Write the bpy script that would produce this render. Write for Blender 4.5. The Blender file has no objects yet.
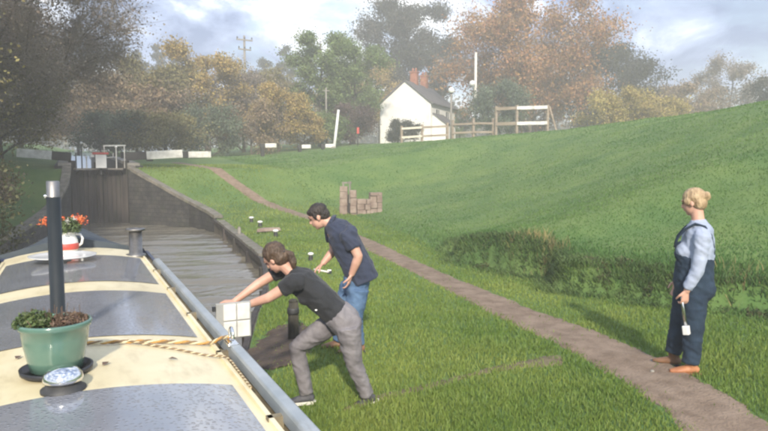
import bpy, bmesh, math, random
import numpy as np
from mathutils import Vector, Matrix

random.seed(7)
RNG = np.random.default_rng(11)
PI = math.pi
R = math.radians
scene = bpy.context.scene
COL = scene.collection

# ------------------------------------------------------------------ camera, sky, sun, exposure
YAW, PITCH, EYE = R(25.919), R(4.5116), 2.25
cam_d = bpy.data.cameras.new('camera')
cam_d.sensor_width = 36.0
cam_d.lens = 30.0
cam_d.clip_start = 0.05
cam_d.clip_end = 3000
cam = bpy.data.objects.new('camera', cam_d)
COL.objects.link(cam)
cam.location = (0, 0, EYE)
cam.rotation_euler = (PI / 2 - PITCH, 0, -YAW)
scene.camera = cam

SUN_EL = R(30)
SUN_OFF = R(5)                        # the sun stands almost straight behind the viewer
fx, fy = math.sin(YAW), math.cos(YAW)
sx = -math.cos(SUN_OFF) * fx + math.sin(SUN_OFF) * fy
sy = -math.cos(SUN_OFF) * fy - math.sin(SUN_OFF) * fx
to_sun = Vector((sx * math.cos(SUN_EL), sy * math.cos(SUN_EL), math.sin(SUN_EL)))
sun_d = bpy.data.lights.new('sun', 'SUN')
sun_d.energy = 4.6
sun_d.angle = R(3.0)
sun_d.color = (1.0, 0.90, 0.75)
sun = bpy.data.objects.new('sun', sun_d)
COL.objects.link(sun)
sun.rotation_euler = (-to_sun).to_track_quat('-Z', 'Y').to_euler()

world = bpy.data.worlds.new('World')
scene.world = world
world.use_nodes = True
wt = world.node_tree
wt.nodes.clear()
N = wt.nodes.new
L = wt.links.new
w_out = N('ShaderNodeOutputWorld')
w_bg = N('ShaderNodeBackground')
sky = N('ShaderNodeTexSky')
sky.sky_type = 'NISHITA'
sky.sun_disc = False
sky.sun_elevation = SUN_EL
sky.sun_rotation = math.atan2(sx, sy)
sky.air_density = 1.0
sky.dust_density = 1.2
tc = N('ShaderNodeTexCoord')
n1 = N('ShaderNodeTexNoise'); n1.inputs['Scale'].default_value = 3.0; n1.inputs['Detail'].default_value = 9; n1.inputs['Roughness'].default_value = 0.55
n1.inputs['Distortion'].default_value = 0.4
flat = N('ShaderNodeMapping'); flat.inputs['Scale'].default_value = (1, 1, 2.3); L(tc.outputs['Generated'], flat.inputs[0])
L(flat.outputs[0], n1.inputs['Vector'])
cover = N('ShaderNodeValToRGB'); cover.color_ramp.elements[0].position = 0.33; cover.color_ramp.elements[1].position = 0.47
L(n1.outputs['Fac'], cover.inputs[0])
mp = N('ShaderNodeMapping'); mp.inputs['Location'].default_value = (8.2, 2.9, 1.1); mp.inputs['Scale'].default_value = (1, 1.0, 1)
L(flat.outputs[0], mp.inputs[0])
n2 = N('ShaderNodeTexNoise'); n2.inputs['Scale'].default_value = 3.6; n2.inputs['Detail'].default_value = 8; n2.inputs['Roughness'].default_value = 0.58
n2.inputs['Distortion'].default_value = 0.6
L(mp.outputs[0], n2.inputs['Vector'])
tone = N('ShaderNodeValToRGB')
tone.color_ramp.elements[0].position = 0.40; tone.color_ramp.elements[0].color = (1.3, 2.0, 3.8, 1)
tone.color_ramp.elements[1].position = 0.60; tone.color_ramp.elements[1].color = (10.0, 10.2, 10.5, 1)
e = tone.color_ramp.elements.new(0.50); e.color = (3.6, 4.5, 6.6, 1)
L(n2.outputs['Fac'], tone.inputs[0])
wmix = N('ShaderNodeMix'); wmix.data_type = 'RGBA'
L(cover.outputs['Color'], wmix.inputs['Factor'])
L(sky.outputs['Color'], wmix.inputs['A'])
L(tone.outputs['Color'], wmix.inputs['B'])
L(wmix.outputs['Result'], w_bg.inputs['Color'])
w_bg.inputs['Strength'].default_value = 0.13
L(w_bg.outputs[0], w_out.inputs[0])

vs = scene.view_settings
vs.view_transform = 'Standard'
vs.look = 'None'
vs.gamma = 1.0
vs.use_curve_mapping = False
vs.exposure = 0.55
scene.render.engine = 'CYCLES'
scene.cycles.use_denoising = True
scene.cycles.max_bounces = 6
scene.cycles.diffuse_bounces = 3
scene.cycles.glossy_bounces = 3
scene.cycles.transmission_bounces = 4
scene.cycles.volume_bounces = 1
scene.cycles.transparent_max_bounces = 6
scene.cycles.use_adaptive_sampling = True
scene.cycles.filter_width = 2.3
scene.cycles.sample_clamp_indirect = 6.0


# ------------------------------------------------------------------ materials
def mat(name, c1, c2=None, scale=6.0, rough=0.7, metal=0.0, bump=0.0, bscale=None, detail=5.0, island=0.0,
        spec=0.5, translucent=0.0, coat=0.0, stretch=(1, 1, 1), lo=0.35, hi=0.65, coords='Object', rough2=None, sheen=0.0, dirt=None, dirt_scale=3.0, dirt_stretch=(1, 1, 1), dirt_lo=.52, dirt_hi=.75, courses=None):
    m = bpy.data.materials.new(name)
    m.use_nodes = True
    nt = m.node_tree
    nt.nodes.clear()
    n, l = nt.nodes.new, nt.links.new
    out = n('ShaderNodeOutputMaterial')
    p = n('ShaderNodeBsdfPrincipled')
    p.inputs['Roughness'].default_value = rough
    p.inputs['Metallic'].default_value = metal
    p.inputs['Specular IOR Level'].default_value = spec
    p.inputs['Coat Weight'].default_value = coat
    p.inputs['Coat Roughness'].default_value = 0.08
    p.inputs['Sheen Weight'].default_value = sheen
    c2 = c2 or c1
    t = n('ShaderNodeTexCoord')
    mpn = n('ShaderNodeMapping'); mpn.inputs['Scale'].default_value = stretch
    l(t.outputs[coords], mpn.inputs[0])
    nz = n('ShaderNodeTexNoise'); nz.inputs['Scale'].default_value = scale; nz.inputs['Detail'].default_value = detail
    nz.inputs['Roughness'].default_value = 0.6
    l(mpn.outputs[0], nz.inputs['Vector'])
    rp = n('ShaderNodeValToRGB')
    rp.color_ramp.elements[0].position = lo; rp.color_ramp.elements[0].color = (*c1, 1)
    rp.color_ramp.elements[1].position = hi; rp.color_ramp.elements[1].color = (*c2, 1)
    l(nz.outputs['Fac'], rp.inputs[0])
    col = rp.outputs['Color']
    if island > 0:
        g = n('ShaderNodeNewGeometry')
        mr = n('ShaderNodeMapRange'); mr.inputs['To Min'].default_value = 1 - island; mr.inputs['To Max'].default_value = 1 + island
        l(g.outputs['Random Per Island'], mr.inputs['Value'])
        hs = n('ShaderNodeHueSaturation')
        l(mr.outputs[0], hs.inputs['Value'])
        l(col, hs.inputs['Color'])
        mh = n('ShaderNodeMapRange'); mh.inputs['To Min'].default_value = 0.5 - island * 0.045; mh.inputs['To Max'].default_value = 0.5 + island * 0.045
        ad = n('ShaderNodeMath'); ad.operation = 'FRACT'
        mu = n('ShaderNodeMath'); mu.operation = 'MULTIPLY'; mu.inputs[1].default_value = 7.31
        l(g.outputs['Random Per Island'], mu.inputs[0]); l(mu.outputs[0], ad.inputs[0]); l(ad.outputs[0], mh.inputs['Value'])
        l(mh.outputs[0], hs.inputs['Hue'])
        col = hs.outputs['Color']
    if dirt is not None:
        md = n('ShaderNodeMapping'); md.inputs['Scale'].default_value = dirt_stretch; md.inputs['Location'].default_value = (1.7, 3.1, .4)
        l(t.outputs[coords], md.inputs[0])
        dn = n('ShaderNodeTexNoise'); dn.inputs['Scale'].default_value = dirt_scale; dn.inputs['Detail'].default_value = 9; dn.inputs['Roughness'].default_value = .68
        l(md.outputs[0], dn.inputs['Vector'])
        dr = n('ShaderNodeMapRange'); dr.inputs['From Min'].default_value = dirt_lo; dr.inputs['From Max'].default_value = dirt_hi; dr.inputs['To Max'].default_value = .85
        l(dn.outputs['Fac'], dr.inputs['Value'])
        dm = n('ShaderNodeMix'); dm.data_type = 'RGBA'; dm.inputs['B'].default_value = (*dirt, 1)
        l(dr.outputs[0], dm.inputs['Factor']); l(col, dm.inputs['A']); col = dm.outputs['Result']
    if courses is not None:
        sx_ = n('ShaderNodeSeparateXYZ'); l(t.outputs[coords], sx_.inputs[0])
        ax_ = n('ShaderNodeMath'); ax_.operation = 'SUBTRACT'; l(sx_.outputs['Y'], ax_.inputs[0]); l(sx_.outputs['X'], ax_.inputs[1])
        cb_ = n('ShaderNodeCombineXYZ'); l(ax_.outputs[0], cb_.inputs[0]); l(sx_.outputs['Z'], cb_.inputs[1])
        bt = n('ShaderNodeTexBrick'); bt.inputs['Scale'].default_value = courses; bt.inputs['Mortar Size'].default_value = .018; bt.inputs['Bias'].default_value = -.2
        bt.inputs['Color1'].default_value = (.75, .75, .75, 1); bt.inputs['Color2'].default_value = (1.25, 1.2, 1.1, 1); bt.inputs['Mortar'].default_value = (.45, .45, .45, 1)
        l(cb_.outputs[0], bt.inputs['Vector'])
        cm = n('ShaderNodeMix'); cm.data_type = 'RGBA'; cm.blend_type = 'MULTIPLY'; cm.inputs['Factor'].default_value = 1.0
        l(col, cm.inputs['A']); l(bt.outputs['Color'], cm.inputs['B']); col = cm.outputs['Result']
    l(col, p.inputs['Base Color'])
    if rough2 is not None:
        rr = n('ShaderNodeMapRange'); rr.inputs['To Min'].default_value = rough; rr.inputs['To Max'].default_value = rough2
        l(nz.outputs['Fac'], rr.inputs['Value']); l(rr.outputs[0], p.inputs['Roughness'])
    if bump > 0:
        nb = n('ShaderNodeTexNoise'); nb.inputs['Scale'].default_value = bscale or scale * 3; nb.inputs['Detail'].default_value = 4
        l(mpn.outputs[0], nb.inputs['Vector'])
        b = n('ShaderNodeBump'); b.inputs['Strength'].default_value = bump; b.inputs['Distance'].default_value = 0.02
        l(nb.outputs['Fac'], b.inputs['Height']); l(b.outputs[0], p.inputs['Normal'])
    sh = p.outputs[0]
    if translucent > 0:
        tr = n('ShaderNodeBsdfTranslucent'); l(col, tr.inputs['Color'])
        ms = n('ShaderNodeMixShader'); ms.inputs[0].default_value = translucent
        l(p.outputs[0], ms.inputs[1]); l(tr.outputs[0], ms.inputs[2]); sh = ms.outputs[0]
    l(sh, out.inputs[0])
    return m


def wet_roof_mat():
    m = bpy.data.materials.new('wet_blue_paint')
    m.use_nodes = True
    nt = m.node_tree
    n, l = nt.nodes.new, nt.links.new
    p = nt.nodes['Principled BSDF']
    t = n('ShaderNodeTexCoord')
    big = n('ShaderNodeTexNoise'); big.inputs['Scale'].default_value = 3.2; big.inputs['Detail'].default_value = 6
    l(t.outputs['Object'], big.inputs['Vector'])
    rp = n('ShaderNodeValToRGB')
    rp.color_ramp.elements[0].color = (0.165, 0.175, 0.205, 1); rp.color_ramp.elements[1].color = (0.29, 0.30, 0.325, 1)
    l(big.outputs['Fac'], rp.inputs[0])
    l(rp.outputs[0], p.inputs['Base Color'])
    vo = n('ShaderNodeTexVoronoi'); vo.inputs['Scale'].default_value = 60.0; vo.feature = 'F1'
    l(t.outputs['Object'], vo.inputs['Vector'])
    fine = n('ShaderNodeTexNoise'); fine.inputs['Scale'].default_value = 30.0; fine.inputs['Detail'].default_value = 6
    fine.inputs['Roughness'].default_value = 0.7
    l(t.outputs['Object'], fine.inputs['Vector'])
    sm = n('ShaderNodeMapRange'); sm.inputs['From Min'].default_value = 0.0; sm.inputs['From Max'].default_value = 0.5
    sm.inputs['To Min'].default_value = 1.0; sm.inputs['To Max'].default_value = 0.0; sm.interpolation_type = 'SMOOTHSTEP'
    l(vo.outputs['Distance'], sm.inputs['Value'])
    wetr = n('ShaderNodeMapRange'); wetr.inputs['From Min'].default_value = 0.4; wetr.inputs['From Max'].default_value = 0.6
    wetr.inputs['To Min'].default_value = 0.05; wetr.inputs['To Max'].default_value = 0.22
    l(fine.outputs['Fac'], wetr.inputs['Value'])
    l(wetr.outputs[0], p.inputs['Roughness'])
    mul = n('ShaderNodeMath'); mul.operation = 'MULTIPLY'
    l(sm.outputs[0], mul.inputs[0]); l(fine.outputs['Fac'], mul.inputs[1])
    b = n('ShaderNodeBump'); b.inputs['Strength'].default_value = 1.0; b.inputs['Distance'].default_value = 0.007
    pt = n('ShaderNodeMapRange'); pt.inputs['From Min'].default_value = .25; pt.inputs['From Max'].default_value = .55
    l(big.outputs['Fac'], pt.inputs['Value'])
    m2 = n('ShaderNodeMath'); m2.operation = 'MULTIPLY'; l(mul.outputs[0], m2.inputs[0]); l(pt.outputs[0], m2.inputs[1])
    l(m2.outputs[0], b.inputs['Height'])
    l(b.outputs[0], p.inputs['Normal'])
    p.inputs['Specular IOR Level'].default_value = 0.9
    p.inputs['Coat Weight'].default_value = 0.6
    p.inputs['Coat Roughness'].default_value = 0.06
    return m


def water_mat():
    m = bpy.data.materials.new('canal_water')
    m.use_nodes = True
    nt = m.node_tree
    n, l = nt.nodes.new, nt.links.new
    p = nt.nodes['Principled BSDF']
    p.inputs['Base Color'].default_value = (0.165, 0.152, 0.122, 1)
    p.inputs['Roughness'].default_value = 0.10
    p.inputs['IOR'].default_value = 1.5
    t = n('ShaderNodeTexCoord')
    mpn = n('ShaderNodeMapping'); mpn.inputs['Scale'].default_value = (0.5, 1.6, 1)
    l(t.outputs['Object'], mpn.inputs[0])
    a = n('ShaderNodeTexNoise'); a.inputs['Scale'].default_value = 2.4; a.inputs['Detail'].default_value = 4
    l(mpn.outputs[0], a.inputs['Vector'])
    b = n('ShaderNodeBump'); b.inputs['Strength'].default_value = 0.75; b.inputs['Distance'].default_value = 0.06
    l(a.outputs['Fac'], b.inputs['Height']); l(b.outputs[0], p.inputs['Normal'])
    return m


M = {}
M['grass_soil'] = mat('grass_soil', (0.070, 0.140, 0.030), (0.130, 0.195, 0.046), .7, 0.9, bump=0.6, bscale=30, detail=8)
M['blade'] = mat('grass_blade', (0.140, 0.230, 0.038), (0.265, 0.330, 0.070), 0.6, 0.6, island=0.22, translucent=0.4, detail=6)
M['blade_rough'] = mat('rough_grass_blade', (0.080, 0.180, 0.040), (0.160, 0.260, 0.068), 0.35, 0.65, island=0.20, translucent=0.4, detail=6)
M['blade_long'] = mat('long_grass_blade', (0.085, 0.150, 0.038), (0.165, 0.230, 0.070), 2.2, 0.7, island=0.30, translucent=0.3, detail=6)
M['dry'] = mat('dry_grass', (0.26, 0.22, 0.09), (0.36, 0.30, 0.13), 1.5, 0.8, island=0.35, translucent=0.3)
M['path'] = mat('trodden_earth', (0.165, 0.115, 0.078), (0.27, 0.200, 0.145), 5.0, 0.95, bump=0.8, bscale=45, detail=10)
M['mud'] = mat('bare_mud', (0.125, 0.100, 0.055), (0.20, 0.165, 0.09), 6.0, 0.9, bump=0.8, bscale=30, detail=10)
M['stone_dark'] = mat('dark_lock_stone', (0.030, 0.031, 0.034), (0.075, 0.073, 0.070), 2.2, 0.75, bump=0.7, bscale=14, detail=9, courses=1.6, dirt=(.03, .045, .02), dirt_scale=1.6)
M['stone_pale'] = mat('pale_coping', (0.22, 0.205, 0.18), (0.34, 0.32, 0.28), 4.0, 0.9, bump=0.5, bscale=25, detail=8)
M['stone_pink'] = mat('pinkish_stone', (0.19, 0.135, 0.11), (0.34, 0.27, 0.225), 4.0, 0.9, bump=0.6, bscale=20, detail=8)
M['coping'] = mat('weathered_coping', (0.13, 0.12, 0.10), (0.23, 0.21, 0.175), 4.0, 0.9, bump=0.6, bscale=20, detail=8, dirt=(.08, .10, .04), dirt_scale=3)
M['pile'] = mat('wet_piling', (0.06, 0.055, 0.045), (0.14, 0.12, 0.095), 3.0, 0.8, bump=0.6, bscale=12, stretch=(1, 1, .3))
M['gate_wood'] = mat('wet_gate_timber', (0.024, 0.021, 0.020), (0.075, 0.060, 0.052), 3.0, 0.7, bump=0.5, bscale=16, stretch=(2, 2, .25), detail=8, dirt=(.03, .042, .02), dirt_scale=2.0, dirt_stretch=(2, 2, .5))
M['black_wood'] = mat('black_painted_timber', (0.018, 0.018, 0.018), (0.04, 0.038, 0.036), 4.0, 0.6, bump=0.3)
M['old_post'] = mat('old_post_timber', (0.030, 0.030, 0.024), (0.085, 0.075, 0.055), 5.0, 0.85, bump=0.8, bscale=20, stretch=(3, 3, .3), detail=8)
M['white'] = mat('white_paint', (0.70, 0.70, 0.68), (0.82, 0.82, 0.80), 3.0, 0.5, bump=0.1)
M['white_worn'] = mat('worn_white_paint', (0.50, 0.49, 0.45), (0.80, 0.79, 0.75), 4.0, 0.6, bump=0.2, detail=8)
M['hatch_frame'] = mat('greyed_paint', (0.28, 0.28, 0.27), (0.40, 0.40, 0.38), 6, 0.6, bump=.2)
M['dark_mud'] = mat('dark_wet_mud', (0.055, 0.038, 0.028), (0.11, 0.08, 0.058), 6.0, 0.85, bump=0.9, bscale=22, detail=10)
M['red'] = mat('red_paint', (0.42, 0.05, 0.04), (0.55, 0.09, 0.07), 4.0, 0.5)
M['iron'] = mat('dark_iron', (0.03, 0.032, 0.035), (0.07, 0.07, 0.07), 6.0, 0.55, metal=0.3)
M['roof_blue'] = wet_roof_mat()
M['cream'] = mat('cream_paint', (0.70, 0.60, 0.37), (0.80, 0.72, 0.50), 2.0, 0.22, bump=0.10, bscale=14, detail=8, rough2=0.5, dirt=(.42, .33, .18), dirt_scale=4.0, dirt_stretch=(2.2, .8, 1), dirt_lo=.5, dirt_hi=.85)
M['rail_blue'] = mat('pale_blue_rail_paint', (0.26, 0.295, 0.32), (0.36, 0.39, 0.41), 5.0, 0.3, bump=0.05, dirt=(.16, .15, .12), dirt_scale=6, dirt_stretch=(2, .6, 1), dirt_lo=.56, dirt_hi=.8)
M['gutter'] = mat('grimy_gutter', (0.14, 0.115, 0.075), (0.27, 0.23, 0.15), 8.0, 0.7, bump=0.2)
M['hull'] = mat('black_hull', (0.018, 0.018, 0.020), (0.035, 0.034, 0.034), 3.0, 0.5, bump=0.15)
M['cabin'] = mat('navy_cabin_paint', (0.02, 0.03, 0.075), (0.03, 0.045, 0.10), 2.0, 0.3)
M['canvas'] = mat('dark_slate_canvas', (0.032, 0.045, 0.058), (0.055, 0.072, 0.090), 3.0, 0.8, bump=0.5, bscale=5)
M['steel'] = mat('stainless_steel', (0.62, 0.62, 0.60), (0.75, 0.75, 0.73), 5.0, 0.22, metal=1.0)
M['chrome'] = mat('chrome', (0.78, 0.78, 0.78), (0.88, 0.88, 0.88), 5.0, 0.14, metal=1.0)
M['dull_steel'] = mat('dull_steel', (0.16, 0.155, 0.15), (0.34, 0.33, 0.32), 8.0, 0.5, metal=1.0)
M['flue'] = mat('blackened_flue', (0.008, 0.012, 0.014), (0.018, 0.023, 0.026), 5.0, 0.42, bump=0.05)
M['pot_green'] = mat('sage_green_glaze', (0.085, 0.170, 0.135), (0.115, 0.210, 0.165), 4.0, 0.22, bump=0.05, coat=0.5)
M['soil'] = mat('potting_soil', (0.03, 0.022, 0.015), (0.06, 0.045, 0.03), 20, 0.95, bump=0.6)
M['black_plastic'] = mat('black_plastic', (0.015, 0.016, 0.02), (0.03, 0.03, 0.035), 5, 0.4)
M['herb'] = mat('small_green_leaf', (0.055, 0.095, 0.028), (0.11, 0.15, 0.05), 8, 0.55, island=0.35, translucent=0.2)
M['herb_brown'] = mat('withered_leaf', (0.09, 0.06, 0.04), (0.17, 0.11, 0.075), 8, 0.7, island=0.35)
M['flower_red'] = mat('orange_red_petal', (0.62, 0.10, 0.04), (0.75, 0.22, 0.08), 8, 0.6, island=0.25, translucent=0.2)
M['flower_white'] = mat('white_petal', (0.75, 0.74, 0.68), (0.85, 0.84, 0.80), 8, 0.6, translucent=0.2)
M['enamel'] = mat('white_enamel', (0.74, 0.74, 0.72), (0.82, 0.82, 0.81), 4, 0.2, coat=0.4)
M['rope_a'] = mat('orange_rope_strand', (0.42, 0.22, 0.06), (0.60, 0.34, 0.10), 30, 0.85, bump=0.4, bscale=120)
M['rope_b'] = mat('cream_rope_strand', (0.55, 0.47, 0.30), (0.70, 0.62, 0.42), 30, 0.85, bump=0.4, bscale=120)
M['rope_c'] = mat('brown_rope_strand', (0.17, 0.11, 0.06), (0.26, 0.18, 0.10), 30, 0.85, bump=0.4, bscale=120)
M['skin'] = mat('skin', (0.52, 0.29, 0.21), (0.60, 0.36, 0.27), 12, 0.5, bump=0.04)
M['lip'] = mat('lip', (0.38, 0.15, 0.13), None, 12, 0.5)
M['eye'] = mat('eye', (0.03, 0.02, 0.015), None, 12, 0.2)
M['hair_brown'] = mat('brown_hair', (0.045, 0.028, 0.018), (0.12, 0.075, 0.045), 26, 0.5, bump=0.9, bscale=60, stretch=(1, 1, .35))
M['hair_dark'] = mat('dark_hair', (0.018, 0.014, 0.012), (0.045, 0.034, 0.028), 26, 0.5, bump=0.9, bscale=60, stretch=(1, 1, .5))
M['hair_blonde'] = mat('blonde_hair', (0.27, 0.175, 0.095), (0.50, 0.37, 0.22), 26, 0.5, bump=0.9, bscale=60, stretch=(1, 1, .4))
M['black_cotton'] = mat('black_cotton', (0.012, 0.013, 0.016), (0.022, 0.024, 0.028), 6, 0.85, bump=1.0, bscale=9, sheen=0.1)
M['navy_cotton'] = mat('navy_cotton', (0.018, 0.026, 0.052), (0.032, 0.042, 0.078), 6, 0.85, bump=1.0, bscale=8, sheen=0.1)
M['grey_denim'] = mat('grey_denim', (0.145, 0.135, 0.145), (0.24, 0.225, 0.235), 7, 0.9, bump=1.0, bscale=9)
M['blue_denim'] = mat('blue_denim', (0.055, 0.11, 0.21), (0.11, 0.19, 0.32), 7, 0.9, bump=1.0, bscale=9)
M['dungaree'] = mat('dark_teal_denim', (0.009, 0.022, 0.044), (0.018, 0.038, 0.068), 7, 0.9, bump=1.0, bscale=8)
M['pale_blue_knit'] = mat('pale_blue_knit', (0.28, 0.33, 0.44), (0.37, 0.42, 0.54), 7, 0.9, bump=0.9, bscale=9)
M['tan_leather'] = mat('orange_tan_leather', (0.34, 0.13, 0.055), (0.46, 0.20, 0.09), 9, 0.55, bump=0.2)
M['brown_leather'] = mat('brown_leather', (0.15, 0.075, 0.035), (0.23, 0.12, 0.06), 9, 0.55, bump=0.2)
M['shoe_grey'] = mat('dark_trainer', (0.03, 0.03, 0.035), (0.10, 0.10, 0.11), 15, 0.7)
M['shoe_white'] = mat('white_trainer_rubber', (0.60, 0.58, 0.52), (0.72, 0.70, 0.64), 9, 0.6)
M['house_white'] = mat('white_render', (0.74, 0.73, 0.70), (0.82, 0.81, 0.79), 0.8, 0.8, bump=0.2, bscale=8, dirt=(.45, .44, .38), dirt_scale=.9, dirt_stretch=(1, 1, .4), dirt_lo=.55, dirt_hi=.9)
M['slate'] = mat('grey_slate', (0.085, 0.080, 0.085), (0.14, 0.13, 0.135), 2.0, 0.7, bump=0.3, bscale=10)
M['brick'] = mat('red_brick', (0.24, 0.09, 0.055), (0.36, 0.16, 0.10), 6, 0.9, bump=0.3)
M['glass_dark'] = mat('window_glass', (0.03, 0.035, 0.04), None, 3, 0.08)
M['wood_brown'] = mat('brown_fence_timber', (0.22, 0.17, 0.125), (0.36, 0.30, 0.235), 5, 0.85, bump=0.3, stretch=(.3, .3, 2))
M['wood_pale'] = mat('pale_fence_timber', (0.55, 0.50, 0.40), (0.72, 0.67, 0.56), 5, 0.75, bump=0.2)
M['wood_grey'] = mat('grey_pole_timber', (0.16, 0.145, 0.125), (0.26, 0.24, 0.21), 4, 0.85, bump=0.3, stretch=(3, 3, .3))
M['concrete_pole'] = mat('pale_pole', (0.55, 0.52, 0.46), (0.66, 0.63, 0.57), 4, 0.8)
M['bark'] = mat('tree_bark', (0.075, 0.060, 0.045), (0.14, 0.115, 0.09), 5, 0.95, bump=0.8, bscale=14, stretch=(2, 2, .4))
M['twig'] = mat('bare_twig', (0.20, 0.165, 0.13), (0.30, 0.25, 0.20), 0.6, 0.95, island=0.3)
LEAF = {}
for nm, a, b in [('olive', (0.155, 0.140, 0.052), (0.245, 0.215, 0.085)), ('gold', (0.29, 0.21, 0.065), (0.42, 0.31, 0.105)),
                 ('brown', (0.20, 0.145, 0.085), (0.31, 0.225, 0.13)), ('orange', (0.27, 0.135, 0.055), (0.40, 0.225, 0.095)),
                 ('green', (0.105, 0.155, 0.048), (0.175, 0.235, 0.080)), ('dark', (0.030, 0.036, 0.024), (0.062, 0.066, 0.040)),
                 ('purple', (0.085, 0.055, 0.05), (0.14, 0.095, 0.08)), ('yellow', (0.30, 0.23, 0.06), (0.42, 0.34, 0.11)),
                 ('teal', (0.085, 0.115, 0.070), (0.135, 0.170, 0.100)), ('grey', (0.19, 0.155, 0.120), (0.28, 0.235, 0.185)),
                 ('ivy', (0.06, 0.070, 0.026), (0.12, 0.118, 0.05)), ('wood', (0.10, 0.085, 0.055), (0.17, 0.14, 0.085))]:
    LEAF[nm] = mat('leaf_' + nm, a, b, 0.45, 0.7, island=0.38, translucent=0.25, detail=4)


# ------------------------------------------------------------------ object helpers
def tag(o, label=None, cat=None, group=None, kind=None):
    if label: o['label'] = label
    if cat: o['category'] = cat
    if group: o['group'] = group
    if kind: o['kind'] = kind
    return o


def empty(name, loc=(0, 0, 0), rz=0.0):
    o = bpy.data.objects.new(name, None)
    o.empty_display_size = 0.1
    o.location = loc
    o.rotation_euler = (0, 0, rz)
    COL.objects.link(o)
    return o


def link(name, me, m, parent=None, loc=None, rz=None):
    o = bpy.data.objects.new(name, me)
    if m is not None and not me.materials:
        me.materials.append(m)
    COL.objects.link(o)
    if parent is not None: o.parent = parent
    if loc is not None: o.location = loc
    if rz is not None: o.rotation_euler = (0, 0, rz)
    return o


def mesh_np(name, V, F, smooth=False):
    V = np.asarray(V, dtype=np.float32); F = np.asarray(F, dtype=np.int32)
    k = F.shape[1]
    me = bpy.data.meshes.new(name)
    me.vertices.add(len(V)); me.vertices.foreach_set('co', V.ravel())
    me.loops.add(F.size); me.loops.foreach_set('vertex_index', F.ravel())
    me.polygons.add(len(F))
    me.polygons.foreach_set('loop_start', np.arange(0, F.size, k, dtype=np.int32))
    if smooth: me.polygons.foreach_set('use_smooth', np.ones(len(F), dtype=bool))
    me.update(calc_edges=True)
    me.validate()
    return me


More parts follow.
